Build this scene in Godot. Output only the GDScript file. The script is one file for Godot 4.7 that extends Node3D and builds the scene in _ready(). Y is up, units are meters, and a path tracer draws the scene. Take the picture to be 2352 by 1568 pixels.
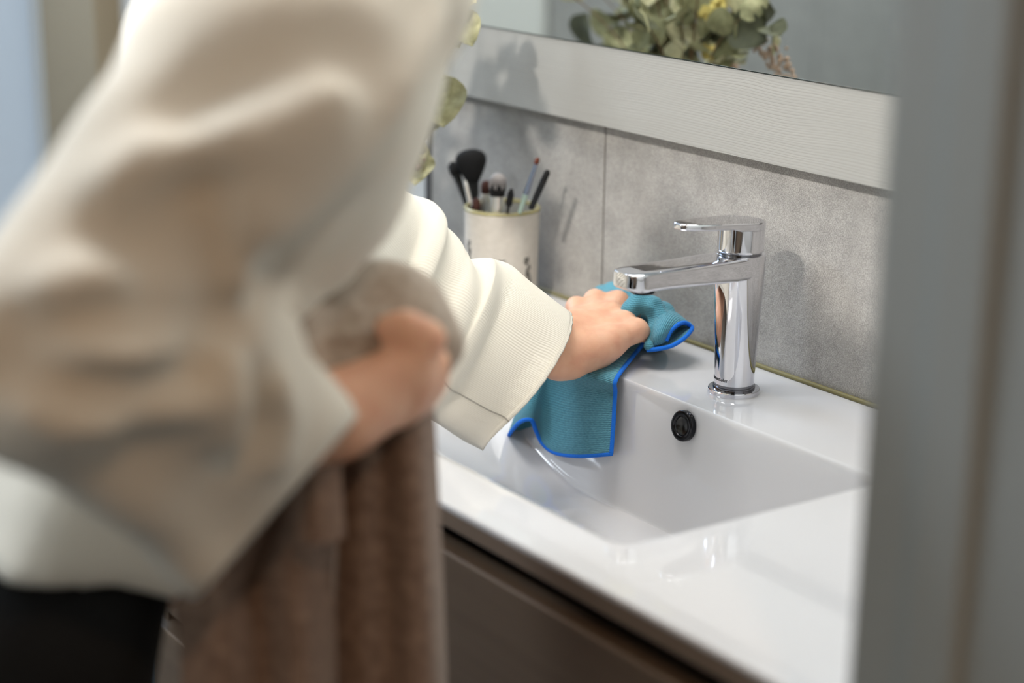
extends Node3D
# A bathroom seen through its doorway: a person wipes the basin top with a blue cloth.
# x runs along the tiled wall, y is up, z runs from the wall into the room; metres.

const CNT := 0.85            # height of the basin top
var M := {}                  # materials
var used := {}

# ------------------------------------------------------------------ nodes
func numbered(called: String) -> String:
	if not used.has(called):
		used[called] = 0
		return called
	used[called] += 1
	return "%s_%03d" % [called, used[called]]

func tag(o: Node, label := "", category := "", group := "", kind := "") -> Node:
	if label: o.set_meta("label", label)
	if category: o.set_meta("category", category)
	if group: o.set_meta("group", group)
	if kind: o.set_meta("kind", kind)
	return o

func thing(called: String, at: Vector3, label: String, category: String, group := "") -> Node3D:
	var o := Node3D.new()
	o.name = numbered(called)
	o.position = at
	add_child(o, true)
	tag(o, label, category, group)
	return o

# one mesh node; vertices are given in world metres and moved to the thing's base
func put(called: String, b: MB, mat: Material, parent: Node3D = null) -> MeshInstance3D:
	var base := Vector3.ZERO
	var up: Node = parent
	while up and up != self and up is Node3D:
		base += up.position
		up = up.get_parent()
	var o := MeshInstance3D.new()
	if parent == null:
		o.name = numbered(called)
		base = b.center_base()
		o.position = base
	else:
		o.name = called
	o.mesh = b.build(base)
	o.material_override = mat
	(self if parent == null else parent).add_child(o, true)
	return o

func structure(called: String, b: MB, mat: Material) -> MeshInstance3D:
	var o := put(called, b, mat)
	o.set_meta("kind", "structure")
	return o

# ------------------------------------------------------------------ mesh builder
class MB:
	var v := PackedVector3Array()
	var n := PackedVector3Array()
	var uv := PackedVector2Array()
	var col := PackedColorArray()
	var idx := PackedInt32Array()

	func center_base() -> Vector3:
		var lo := Vector3(INF, INF, INF)
		var hi := -lo
		for p in v:
			lo = lo.min(p)
			hi = hi.max(p)
		return Vector3((lo.x + hi.x) / 2, lo.y, (lo.z + hi.z) / 2)

	func build(base: Vector3) -> ArrayMesh:
		var a := []
		a.resize(Mesh.ARRAY_MAX)
		var w := PackedVector3Array()
		w.resize(v.size())
		for i in v.size():
			w[i] = v[i] - base
		a[Mesh.ARRAY_VERTEX] = w
		a[Mesh.ARRAY_NORMAL] = n
		a[Mesh.ARRAY_TEX_UV] = uv
		if col.size() == v.size():
			a[Mesh.ARRAY_COLOR] = col
		a[Mesh.ARRAY_INDEX] = idx
		var m := ArrayMesh.new()
		m.add_surface_from_arrays(Mesh.PRIMITIVE_TRIANGLES, a)
		return m

	# smooth normals for the vertices added since `from`; verts that coincide are joined if weld
	func smooth(from: int, tri_from: int, weld := true) -> void:
		var acc := {}
		var plain := PackedVector3Array()
		plain.resize(v.size() - from)
		for t in range(tri_from, idx.size(), 3):
			var a := v[idx[t]]
			var fn := (v[idx[t + 2]] - a).cross(v[idx[t + 1]] - a)
			for k in 3:
				plain[idx[t + k] - from] += fn
		if weld:
			for i in range(from, v.size()):
				var key := Vector3i((v[i] * 200000.0).round())
				acc[key] = acc.get(key, Vector3.ZERO) + plain[i - from]
			for i in range(from, v.size()):
				plain[i - from] = acc[Vector3i((v[i] * 200000.0).round())]
		for i in range(from, v.size()):
			var q := plain[i - from]
			n[i] = q.normalized() if q.length_squared() > 1e-30 else Vector3.UP

	# rows of points -> surface
	func grid(rows: Array, su := 1.0, sv := 1.0, flip := false, weld := true) -> void:
		var from := v.size()
		var tf := idx.size()
		var nr := rows.size()
		var nc: int = rows[0].size()
		for r in nr:
			for c in nc:
				v.append(rows[r][c])
				n.append(Vector3.UP)
				uv.append(Vector2(float(c) / (nc - 1) * su, float(r) / (nr - 1) * sv))
		for r in nr - 1:
			for c in nc - 1:
				var a := from + r * nc + c
				var b := a + 1
				var d := a + nc
				var e := d + 1
				if flip:
					idx.append_array(PackedInt32Array([a, d, b, b, d, e]))
				else:
					idx.append_array(PackedInt32Array([a, b, d, b, e, d]))
		smooth(from, tf, weld)

	func fan(ring: PackedVector3Array, flip := false) -> void:
		var from := v.size()
		var tf := idx.size()
		var c := Vector3.ZERO
		for p in ring:
			c += p
		c /= ring.size()
		v.append(c)
		for p in ring:
			v.append(p)
		for i in ring.size() + 1:
			n.append(Vector3.UP)
			uv.append(Vector2(0.5, 0.5))
		for i in ring.size():
			var a := from + 1 + i
			var b := from + 1 + (i + 1) % ring.size()
			if flip:
				idx.append_array(PackedInt32Array([from, b, a]))
			else:
				idx.append_array(PackedInt32Array([from, a, b]))
		smooth(from, tf, false)

	# closed rings joined into a skin, with caps
	func loft(rings: Array, cap0 := true, cap1 := true, su := 1.0, sv := 1.0, flip := false) -> void:
		var rows := []
		for r in rings:
			var q := PackedVector3Array(r)
			q.append(r[0])
			rows.append(q)
		grid(rows, su, sv, flip)
		if cap0: fan(PackedVector3Array(rings[0]), not flip)
		if cap1: fan(PackedVector3Array(rings[-1]), flip)

	# profile of (r, y) turned round an axis that starts at `at` and points along `dir`
	func lathe(profile: Array, at: Vector3, dir := Vector3.UP, seg := 32, su := 1.0, sv := 1.0, squash := 1.0, side := Vector3.ZERO) -> void:
		var y := dir.normalized()
		var x := (side if side != Vector3.ZERO else (Vector3.RIGHT if absf(y.x) < 0.9 else Vector3.BACK))
		x = (x - y * x.dot(y)).normalized()
		var z := x.cross(y)
		var rows := []
		for p in profile:
			var row := PackedVector3Array()
			for i in seg + 1:
				var a := TAU * i / seg
				row.append(at + y * p.y + x * (cos(a) * p.x) + z * (sin(a) * p.x * squash))
			rows.append(row)
		grid(rows, su, sv, false)

	# sharp profile: each pair of points is its own band, so edges stay crisp
	func turned(profile: Array, at: Vector3, dir := Vector3.UP, seg := 40) -> void:
		for i in profile.size() - 1:
			lathe([profile[i], profile[i + 1]], at, dir, seg)

	func tube(path: Array, radii: Array, seg := 10, caps := true) -> void:
		var rings := []
		var x := Vector3.ZERO
		for i in path.size():
			var a: Vector3 = path[maxi(i - 1, 0)]
			var b: Vector3 = path[mini(i + 1, path.size() - 1)]
			var y := (b - a).normalized()
			if x == Vector3.ZERO:
				x = Vector3.UP if absf(y.y) < 0.8 else Vector3.RIGHT
			x = (x - y * x.dot(y)).normalized()
			var z := x.cross(y)
			var r: float = radii[i] if i < radii.size() else radii[-1]
			var ring := PackedVector3Array()
			for k in seg:
				var t := TAU * k / seg
				ring.append(path[i] + x * (cos(t) * r) + z * (sin(t) * r))
			rings.append(ring)
		loft(rings, caps, caps)

	# box between two corners with rounded edges
	func box(lo: Vector3, hi: Vector3, r := 0.002, seg := 2) -> void:
		var c := (lo + hi) / 2
		var h := (hi - lo) / 2
		r = minf(r, minf(h.x, minf(h.y, h.z)) * 0.98)
		var inner := h - Vector3(r, r, r)
		for ax in 3:
			var u := (ax + 1) % 3
			var w := (ax + 2) % 3
			for s in [-1.0, 1.0]:
				var rows := []
				for i in 2 * seg + 2:
					var row := PackedVector3Array()
					for j in 2 * seg + 2:
						var d := Vector3.ZERO
						d[ax] = s
						d[u] = tan((-1.0 + float(mini(i, seg)) / seg if i <= seg else float(i - seg - 1) / seg) * PI / 4)
						d[w] = tan((-1.0 + float(mini(j, seg)) / seg if j <= seg else float(j - seg - 1) / seg) * PI / 4)
						var o := Vector3.ZERO
						o[ax] = s * inner[ax]
						o[u] = inner[u] * (-1.0 if i <= seg else 1.0)
						o[w] = inner[w] * (-1.0 if j <= seg else 1.0)
						row.append(c + o + d.normalized() * r)
					rows.append(row)
				grid(rows, 1, 1, s < 0, false)
		# join the normals over the rounded edges
		for i in range(v.size() - 6 * (2 * seg + 2) * (2 * seg + 2), v.size()):
			var p := v[i] - c
			var q := p.clamp(-inner, inner)
			n[i] = (p - q).normalized()

	# sheet of cloth from a net of control points, `thick` metres through
	func sheet(net: Array, nu: int, nv: int, thick: float, su := 1.0, sv := 1.0) -> Array:
		var mid := []
		for r in nv + 1:
			var row := PackedVector3Array()
			var fr := float(r) / nv * (net.size() - 1)
			for c in nu + 1:
				var fc: float = float(c) / nu * (net[0].size() - 1)
				var i := clampi(int(fr), 0, net.size() - 2)
				var q := []
				for k in range(-1, 3):
					q.append(cr(net[clampi(i + k, 0, net.size() - 1)], fc))
				row.append(q[1].cubic_interpolate(q[2], q[0], q[3], fr - i))
			mid.append(row)
		var front := []
		var back := []
		for r in nv + 1:
			var a := PackedVector3Array()
			var b := PackedVector3Array()
			for c in nu + 1:
				var du: Vector3 = mid[r][mini(c + 1, nu)] - mid[r][maxi(c - 1, 0)]
				var dv: Vector3 = mid[mini(r + 1, nv)][c] - mid[maxi(r - 1, 0)][c]
				var nn := dv.cross(du).normalized()
				var p: Vector3 = mid[r][c]
				a.append(p + nn * thick / 2)
				b.append(p - nn * thick / 2)
			front.append(a)
			back.append(b)
		grid(front, su, sv, false, false)
		grid(back, su, sv, true, false)
		var e0 := []
		for side in 2:
			var s0 := PackedVector3Array()
			var s1 := PackedVector3Array()
			for r in nv + 1:
				s0.append(front[r][0 if side == 0 else nu])
				s1.append(back[r][0 if side == 0 else nu])
			e0.append([s0, s1])
		grid(e0[0], 0.02, sv, false, false)
		grid(e0[1], 0.02, sv, true, false)
		grid([front[0], back[0]], su, 0.02, true, false)
		grid([front[nv], back[nv]], su, 0.02, false, false)
		return mid

	static func cr(row, f: float) -> Vector3:
		var i := clampi(int(f), 0, row.size() - 2)
		var a: Vector3 = row[maxi(i - 1, 0)]
		var b: Vector3 = row[i]
		var c: Vector3 = row[i + 1]
		var d: Vector3 = row[mini(i + 2, row.size() - 1)]
		return b.cubic_interpolate(c, a, d, f - i)

static func curve(pts: Array, per := 8) -> Array:
	var out := []
	for i in (pts.size() - 1) * per + 1:
		out.append(MB.cr(pts, float(i) / per))
	return out

# ------------------------------------------------------------------ soft bodies: tapered bones joined smoothly, meshed as surface nets
class Field:
	var bones := []          # [a, b, ra, rb]
	var k := 0.02
	var folds := []          # [a, b, height, width]
	var cuts := []           # callables: the body is kept where they are negative
	var ripple: FastNoiseLite
	var ripple_amp := 0.0
	var flat_dir := Vector3.ZERO
	var pool := []           # the bones and folds near the block in hand
	var pool_f := []

	func bone(a: Vector3, b: Vector3, ra: float, rb := -1.0) -> void:
		bones.append([a, b, ra, rb if rb >= 0 else ra])

	func chain(pts: Array, rs: Array) -> void:
		for i in pts.size() - 1:
			bone(pts[i], pts[i + 1], rs[i], rs[i + 1])

	func fold(pts: Array, h: float, w: float) -> void:
		for i in pts.size() - 1:
			folds.append([pts[i], pts[i + 1], h, w])

	func one(p: Vector3, q: Array) -> float:
		var a: Vector3 = q[0]
		var ab: Vector3 = q[1] - a
		var t := clampf((p - a).dot(ab) / maxf(ab.length_squared(), 1e-9), 0.0, 1.0)
		return p.distance_to(a + ab * t) - lerpf(q[2], q[3], t)

	func near(c: Vector3, r: float) -> void:
		pool = []
		var ds := []
		var best := INF
		for q in bones:
			var d := one(c, q)
			ds.append(d)
			best = minf(best, d)
		for i in bones.size():
			if ds[i] < best + 2 * r + k * 2.0:
				pool.append(bones[i])
		pool_f = []
		for f in folds:
			if one(c, [f[0], f[1], 0.0, 0.0]) < r + f[3] * 2.6:
				pool_f.append(f)

	func at(p: Vector3) -> float:
		var d := 1e3
		for q in pool:
			var e := one(p, q)
			var h := maxf(k - absf(d - e), 0.0) / k
			d = minf(d, e) - h * h * k * 0.25
		var seen := {}
		for f in pool_f:
			var s: float = one(p, [f[0], f[1], 0.0, 0.0]) / f[3]
			if s < 2.6:
				var val: float = f[2] * exp(-s * s)
				var key: Vector2 = Vector2(f[2], f[3])
				if not seen.has(key) or absf(val) > absf(seen[key]):
					seen[key] = val
		for key in seen:
			d -= seen[key]
		if ripple_amp > 0.0 and absf(d) < 0.03:
			d -= ripple.get_noise_3dv(p) * ripple_amp
		for c in cuts:
			d = maxf(d, c.call(p))
		return d

	func mesh(b: MB, cell: float, pad := 0.015) -> void:
		var lo := Vector3(INF, INF, INF)
		var hi := -lo
		for q in bones:
			for e in 2:
				var r: Vector3 = Vector3.ONE * (q[2 + e] + pad)
				lo = lo.min(q[e] - r)
				hi = hi.max(q[e] + r)
		var bs := 5
		var nb := Vector3i(((hi - lo) / (cell * bs)).ceil())
		var N := nb * bs + Vector3i.ONE
		var val := PackedFloat32Array()
		val.resize(N.x * N.y * N.z)
		val.fill(1.0)
		var sx := 1
		var sy := N.x
		var sz := N.x * N.y
		var live := []
		var half := cell * bs * 0.5
		var rad := half * 1.7321
		var fmax := ripple_amp
		for f in folds:
			fmax = maxf(fmax, absf(f[2]) + ripple_amp)
		for bz in nb.z:
			for by in nb.y:
				for bx in nb.x:
					var o := Vector3i(bx, by, bz) * bs
					var c := lo + Vector3(o) * cell + Vector3.ONE * half
					near(c, rad)
					var d := at(c)
					if absf(d) > rad * 1.25 + fmax + cell:
						if d < 0:
							for z in bs + 1:
								for y in bs + 1:
									for x in bs + 1:
										val[(o.x + x) * sx + (o.y + y) * sy + (o.z + z) * sz] = d
						continue
					live.append([o, pool, pool_f])
		for l in live:
			var o: Vector3i = l[0]
			pool = l[1]
			pool_f = l[2]
			for z in bs + 1:
				for y in bs + 1:
					for x in bs + 1:
						var i := (o.x + x) * sx + (o.y + y) * sy + (o.z + z) * sz
						val[i] = at(lo + Vector3(o + Vector3i(x, y, z)) * cell)
		var ids := {}
		var from := b.v.size()
		var tf := b.idx.size()
		var off := [0, sx, sy, sx + sy, sz, sx + sz, sy + sz, sx + sy + sz]
		var cx := [0, 1, 0, 1, 0, 1, 0, 1]
		var cy := [0, 0, 1, 1, 0, 0, 1, 1]
		var cz := [0, 0, 0, 0, 1, 1, 1, 1]
		var ed := [[0, 1], [2, 3], [4, 5], [6, 7], [0, 2], [1, 3], [4, 6], [5, 7], [0, 4], [1, 5], [2, 6], [3, 7]]
		var cells := []
		for l in live:
			var o: Vector3i = l[0]
			for z in range(o.z, mini(o.z + bs, N.z - 1)):
				for y in range(o.y, mini(o.y + bs, N.y - 1)):
					for x in range(o.x, mini(o.x + bs, N.x - 1)):
						var i := x * sx + y * sy + z * sz
						var neg := 0
						for q in 8:
							if val[i + off[q]] < 0: neg += 1
						if neg == 0 or neg == 8: continue
						var s := Vector3.ZERO
						var m := 0
						for e in ed:
							var a: float = val[i + off[e[0]]]
							var c: float = val[i + off[e[1]]]
							if (a < 0) != (c < 0):
								var t := a / (a - c)
								s += Vector3(lerpf(cx[e[0]], cx[e[1]], t), lerpf(cy[e[0]], cy[e[1]], t), lerpf(cz[e[0]], cz[e[1]], t))
								m += 1
						ids[i] = b.v.size()
						b.v.append(lo + (Vector3(x, y, z) + s / m) * cell)
						b.n.append(Vector3.UP)
						b.uv.append(Vector2.ZERO)
						cells.append(i)
		for i in cells:
			for ax in 3:
				var s1: int = [sx, sy, sz][ax]
				var u: int = [sy, sz, sx][ax]
				var w: int = [sz, sx, sy][ax]
				var inside: bool = val[i] < 0
				if inside == (val[i + s1] < 0): continue
				if not (ids.has(i - u) and ids.has(i - w) and ids.has(i - u - w)): continue
				var p: int = ids[i]
				var q: int = ids[i - u]
				var r: int = ids[i - u - w]
				var t: int = ids[i - w]
				if inside:
					b.idx.append_array(PackedInt32Array([p, r, q, p, t, r]))
				else:
					b.idx.append_array(PackedInt32Array([p, q, r, p, r, t]))
		b.smooth(from, tf, false)

# ------------------------------------------------------------------ textures and materials
func noise(freq: float, octaves := 3, sd := 1, kind := FastNoiseLite.TYPE_SIMPLEX_SMOOTH) -> FastNoiseLite:
	var f := FastNoiseLite.new()
	f.seed = sd
	f.noise_type = kind
	f.frequency = freq
	f.fractal_octaves = octaves
	return f

func ramp(colors: Array, stops: Array) -> Gradient:
	var g := Gradient.new()
	g.offsets = PackedFloat32Array(stops)
	g.colors = PackedColorArray(colors)
	return g

func ntex(f: FastNoiseLite, g: Gradient = null, size := 512, normal := false, bump := 4.0) -> NoiseTexture2D:
	var t := NoiseTexture2D.new()
	t.width = size
	t.height = size
	t.seamless = true
	t.noise = f
	t.color_ramp = g
	t.as_normal_map = normal
	t.bump_strength = bump
	return t

func mat(c: Color, rough := 0.6, metal := 0.0) -> StandardMaterial3D:
	var m := StandardMaterial3D.new()
	m.albedo_color = c
	m.roughness = rough
	m.metallic = metal
	return m

func tri(m: StandardMaterial3D, scale: float, world := false) -> StandardMaterial3D:
	m.uv1_triplanar = true
	m.uv1_world_triplanar = world
	m.uv1_scale = Vector3.ONE * scale
	return m

# picture of w x h computed by a function of (u, v) -> Color
func paint(w: int, h: int, f: Callable) -> ImageTexture:
	var d := PackedByteArray()
	d.resize(w * h * 3)
	var i := 0
	for y in h:
		for x in w:
			var c: Color = f.call(float(x) / w, float(y) / h)
			d[i] = int(clampf(c.r, 0, 1) * 255)
			d[i + 1] = int(clampf(c.g, 0, 1) * 255)
			d[i + 2] = int(clampf(c.b, 0, 1) * 255)
			i += 3
	return ImageTexture.create_from_image(Image.create_from_data(w, h, false, Image.FORMAT_RGB8, d))

func stone_texture() -> ImageTexture:
	var a := noise(0.006, 5, 3).get_seamless_image(1024, 1024).get_data()
	var b := noise(0.16, 3, 5).get_seamless_image(1024, 1024).get_data()
	var c := noise(0.035, 4, 9).get_seamless_image(1024, 1024).get_data()
	var d := PackedByteArray()
	d.resize(1024 * 1024 * 3)
	for i in 1024 * 1024:
		var t: float = (a[i] - 128) * 0.08 + (b[i] - 128) * 0.26 + (c[i] - 128) * 0.07
		d[i * 3] = clampi(int(157 + t), 0, 255)
		d[i * 3 + 1] = clampi(int(154 + t), 0, 255)
		d[i * 3 + 2] = clampi(int(149.5 + t * 0.95), 0, 255)
	var im := Image.create_from_data(1024, 1024, false, Image.FORMAT_RGB8, d)
	return ImageTexture.create_from_image(im)

func materials() -> void:
	var m := mat(Color.WHITE, 0.55)
	m.albedo_texture = stone_texture()
	m.heightmap_enabled = true
	m.heightmap_texture = ntex(noise(0.09, 3, 5), null, 512)
	m.heightmap_scale = 0.02
	M.stone = tri(m, 3.2)
	m = mat(Color(0.82, 0.82, 0.83), 0.07)
	m.clearcoat_enabled = true
	m.clearcoat = 0.6
	m.clearcoat_roughness = 0.03
	M.ceramic = m
	M.chrome = mat(Color(0.86, 0.86, 0.88), 0.035, 1.0)
	M.chrome_dark = mat(Color(0.48, 0.48, 0.50), 0.12, 1.0)
	M.black_chrome = mat(Color(0.17, 0.17, 0.18), 0.14, 0.9)
	M.black_plastic = mat(Color(0.03, 0.03, 0.03), 0.25)
	M.engraved = mat(Color(0.25, 0.25, 0.26), 0.5)
	M.mirror = mat(Color(0.93, 0.95, 0.94), 0.0, 1.0)
	M.mirror_edge = mat(Color(0.10, 0.22, 0.20), 0.1)
	M.silicone = mat(Color(0.46, 0.43, 0.26), 0.5)
	M.grout = mat(Color(0.30, 0.29, 0.28), 0.9)
	# pale wood with fine lengthways grain
	var grain := noise(0.02, 4, 21)
	var slow := noise(0.004, 2, 22)
	m = mat(Color.WHITE, 0.5)
	m.albedo_texture = paint(512, 512, func(u, w):
		var warp: float = slow.get_noise_3d(cos(u * TAU) * 130.0, sin(u * TAU) * 130.0, w * 300) * 0.035
		var g: float = grain.get_noise_3d(cos(u * TAU) * 11.0, sin(u * TAU) * 11.0, (w + warp) * 3600)
		var s: float = 0.5 + 0.5 * sin((w + warp) * TAU * 34 + grain.get_noise_3d(cos(u * TAU) * 32.0, sin(u * TAU) * 32.0, w * 400) * 3)
		var t: float = 0.02 * g - 0.03 * pow(s, 6)
		return Color(0.61 + t, 0.605 + t, 0.585 + t))
	m.heightmap_enabled = true
	m.heightmap_texture = paint(512, 512, func(u, w):
		var warp: float = slow.get_noise_3d(cos(u * TAU) * 130.0, sin(u * TAU) * 130.0, w * 300) * 0.035
		var s: float = 0.5 + 0.5 * sin((w + warp) * TAU * 34 + grain.get_noise_3d(cos(u * TAU) * 32.0, sin(u * TAU) * 32.0, w * 400) * 3)
		var g: float = 0.8 - 0.6 * pow(s, 5)
		return Color(g, g, g))
	m.heightmap_scale = 0.013
	M.pale_wood = m
	# dark cabinet wood
	m = mat(Color.WHITE, 0.45)
	m.albedo_texture = paint(256, 256, func(u, w):
		var g: float = grain.get_noise_2d(u * 60, w * 900) * 0.03
		return Color(0.43 + g, 0.36 + g, 0.295 + g * 0.9))
	M.dark_wood = tri(m, 2.0)
	M.rail_wood = mat(Color(0.52, 0.45, 0.39), 0.4)
	M.recess = mat(Color(0.09, 0.08, 0.07), 0.6)
	M.plaster = mat(Color(0.80, 0.80, 0.79), 0.7)
	M.cream_wall = mat(Color(0.86, 0.85, 0.82), 0.7)
	M.ceiling = mat(Color(0.86, 0.86, 0.85), 0.8)
	m = mat(Color.WHITE, 0.4)
	m.albedo_texture = ntex(noise(0.01, 4, 31), ramp([Color(0.24, 0.27, 0.29), Color(0.33, 0.36, 0.38)], [0.2, 0.8]))
	M.floor_tile = tri(m, 1.5, true)
	M.jamb = mat(Color(0.66, 0.685, 0.685), 0.45)
	M.tan = mat(Color(0.60, 0.54, 0.44), 0.6)
	M.frame_white = mat(Color(0.82, 0.83, 0.84), 0.4)
	m = mat(Color(0.7, 0.75, 0.8), 0.6)
	m.emission_enabled = true
	m.emission = Color(0.77, 0.82, 0.87)
	m.emission_energy_multiplier = WINDOW_GLOW
	M.frosted = m
	m = mat(Color(1, 0.97, 0.92), 0.5)
	m.emission_enabled = true
	m.emission = Color(1.0, 0.95, 0.88)
	m.emission_energy_multiplier = 1.0
	M.lamp_face = m
	# cream rib knit: fine ribs run along the sleeve (u goes round it)
	var fuzz := noise(0.05, 3, 41)
	m = mat(Color.WHITE, 0.95)
	m.albedo_texture = paint(512, 512, func(u, w):
		var s: float = 0.5 + 0.5 * cos(u * TAU * 24)
		var k: float = 0.5 + 0.5 * cos(w * TAU * 48 + PI * floor(u * 24))
		var t: float = -0.035 * pow(1 - s, 3) - 0.01 * k + fuzz.get_noise_2d(u * 512, w * 512) * 0.012
		return Color(0.93 + t, 0.91 + t, 0.865 + t * 1.3))
	m.heightmap_enabled = true
	m.heightmap_texture = paint(512, 512, func(u, w):
		var s: float = 0.5 + 0.5 * cos(u * TAU * 24)
		var k: float = 0.5 + 0.5 * cos(w * TAU * 48 + PI * floor(u * 24))
		var g: float = 0.75 * pow(s, 0.6) + 0.2 * k * s
		return Color(g, g, g))
	m.heightmap_scale = 0.035
	m.rim_enabled = true
	m.rim = 0.2
	M.rib = m
	m = mat(Color(0.915, 0.888, 0.835), 0.95)
	m.rim_enabled = true
	m.rim = 0.25
	m.heightmap_enabled = true
	m.heightmap_texture = ntex(noise(0.15, 2, 45), null, 256)
	m.heightmap_scale = 0.03
	M.knit = tri(m, 6.0)
	# skin
	m = mat(Color.WHITE, 0.52)
	m.albedo_texture = ntex(noise(0.012, 4, 51), ramp([Color(0.85, 0.63, 0.52), Color(0.875, 0.675, 0.555), Color(0.895, 0.71, 0.595)], [0.2, 0.5, 0.85]))
	m.subsurf_scatter_enabled = true
	m.subsurf_scatter_strength = 0.12
	m.heightmap_enabled = true
	m.heightmap_texture = ntex(noise(0.07, 3, 52, FastNoiseLite.TYPE_CELLULAR), null, 256)
	m.heightmap_scale = 0.012
	M.skin = tri(m, 7.0)
	M.trousers = tri(mat(Color(0.045, 0.045, 0.047), 0.95), 3.0)
	# suede-like brown towel
	m = mat(Color.WHITE, 1.0)
	m.albedo_texture = ntex(noise(0.03, 4, 61), ramp([Color(0.43, 0.34, 0.285), Color(0.55, 0.455, 0.39)], [0.25, 0.8]))
	m.rim_enabled = true
	m.rim = 0.5
	M.towel = tri(m, 5.0)
	m = m.duplicate()
	m.albedo_texture = ntex(noise(0.03, 4, 62), ramp([Color(0.60, 0.54, 0.48), Color(0.70, 0.645, 0.59)], [0.25, 0.8]))
	M.towel_pale = m
	# teal microfibre
	m = mat(Color.WHITE, 0.95)
	var loops := noise(0.03, 2, 72)
	m.albedo_texture = paint(512, 512, func(u, w):
		var a: float = (w + 0.004 * sin(u * TAU * 3)) * 32
		var row: float = 0.5 + 0.5 * cos(a * TAU)
		var st: float = 0.5 + 0.5 * cos((u * 36 + 0.5 * (int(floor(a)) % 2)) * TAU + loops.get_noise_2d(u * 512, w * 512) * 4)
		var t: float = 0.11 * row * (0.5 + 0.5 * st) - 0.05 + loops.get_noise_2d(u * 1400, w * 1400) * 0.06
		return Color(0.32 + t, 0.575 + t * 1.1, 0.65 + t * 1.1))
	m.heightmap_enabled = true
	m.heightmap_texture = paint(512, 512, func(u, w):
		var a: float = (w + 0.004 * sin(u * TAU * 3)) * 32
		var row: float = 0.5 + 0.5 * cos(a * TAU)
		var st: float = 0.5 + 0.5 * cos((u * 36 + 0.5 * (int(floor(a)) % 2)) * TAU + loops.get_noise_2d(u * 512, w * 512) * 4)
		var g: float = row * (0.55 + 0.45 * st)
		return Color(g, g, g))
	m.heightmap_scale = 0.08
	m.rim_enabled = true
	m.rim = 0.3
	M.micro = m
	m = m.duplicate()
	m.uv1_scale = Vector3.ONE * 17.0
	m.uv1_triplanar = true
	M.micro_tri = m
	m = mat(Color(0.03, 0.42, 0.84), 0.9)
	m.heightmap_enabled = true
	m.heightmap_texture = ntex(noise(0.12, 2, 75), null, 256)
	m.heightmap_scale = 0.05
	M.piping = tri(m, 14.0)
	# cup
	M.cup_rim = mat(Color(0.60, 0.57, 0.40), 0.25)
	M.cup_in = mat(Color(0.66, 0.66, 0.64), 0.3)
	M.bristle = mat(Color(0.028, 0.026, 0.03), 0.9)
	M.bristle_white = mat(Color(0.62, 0.60, 0.595), 0.9)
	M.bristle_brown = mat(Color(0.25, 0.12, 0.08), 0.8)
	M.bristle_rust = mat(Color(0.36, 0.17, 0.10), 0.8)
	M.silver = mat(Color(0.92, 0.91, 0.89), 0.32, 1.0)
	M.steel_blue = mat(Color(0.62, 0.68, 0.78), 0.25, 1.0)
	M.mint = mat(Color(0.66, 0.75, 0.70), 0.35)
	M.handle_black = mat(Color(0.025, 0.025, 0.028), 0.22)
	M.vase = mat(Color(0.70, 0.66, 0.58), 0.4)
	M.stem = mat(Color(0.40, 0.30, 0.19), 0.7)
	for p in [["leaf_olive", Color(0.53, 0.52, 0.38)], ["leaf_cream", Color(0.88, 0.85, 0.70)], ["leaf_dark", Color(0.34, 0.345, 0.26)], ["leaf_sage", Color(0.69, 0.68, 0.53)]]:
		m = mat(p[1], 0.6)
		m.backlight_enabled = true
		m.backlight = Color(0.25, 0.25, 0.2)
		m.albedo_texture = ntex(noise(0.02, 3, 81), ramp([Color(0.82, 0.82, 0.80), Color(1, 1, 1)], [0.2, 0.8]), 256)
		M[p[0]] = tri(m, 18.0)
	M.yellow = mat(Color(0.87, 0.79, 0.48), 0.8)
	M.statice = mat(Color(0.60, 0.51, 0.44), 0.9)

const WINDOW_GLOW := 0.25

# ------------------------------------------------------------------ camera, light
func camera_and_light() -> void:
	var cam := Camera3D.new()
	cam.name = "camera"
	add_child(cam)
	cam.transform = Transform3D(Basis(Vector3(0.5932, 0.0117, -0.8050), Vector3(-0.2345, 0.9591, -0.1588), Vector3(0.7702, 0.2829, 0.5717)), Vector3(1.2132, 1.3923, 1.2527))
	var lens := CameraAttributesPhysical.new()
	lens.frustum_focal_length = 62.755
	lens.frustum_focus_distance = 1.76
	lens.exposure_aperture = 2.15
	lens.frustum_near = 0.05
	lens.frustum_far = 20.0
	cam.attributes = lens
	cam.current = true
	var env := Environment.new()
	env.background_mode = Environment.BG_COLOR
	env.background_color = Color(0, 0, 0)
	env.tonemap_mode = Environment.TONE_MAPPER_LINEAR
	env.tonemap_exposure = 1.03
	env.sdfgi_enabled = true
	env.ssao_enabled = true
	env.ssil_enabled = true
	var we := WorldEnvironment.new()
	we.name = "environment"
	we.environment = env
	add_child(we)
	# daylight through the frosted glazing on the left
	var day := AreaLight3D.new()
	day.name = "daylight"
	day.area_size = Vector2(0.60, 0.80)
	day.light_color = Color(0.80, 0.89, 1.0)
	day.light_energy = DAY_E
	day.area_normalize_energy = true
	day.shadow_enabled = true
	day.area_range = 8.0
	day.area_attenuation = 2.0
	day.transform = Transform3D(Basis(Vector3(0, 1, 0), -PI / 2), Vector3(-1.925, 1.88, 0.36))
	add_child(day)

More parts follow.
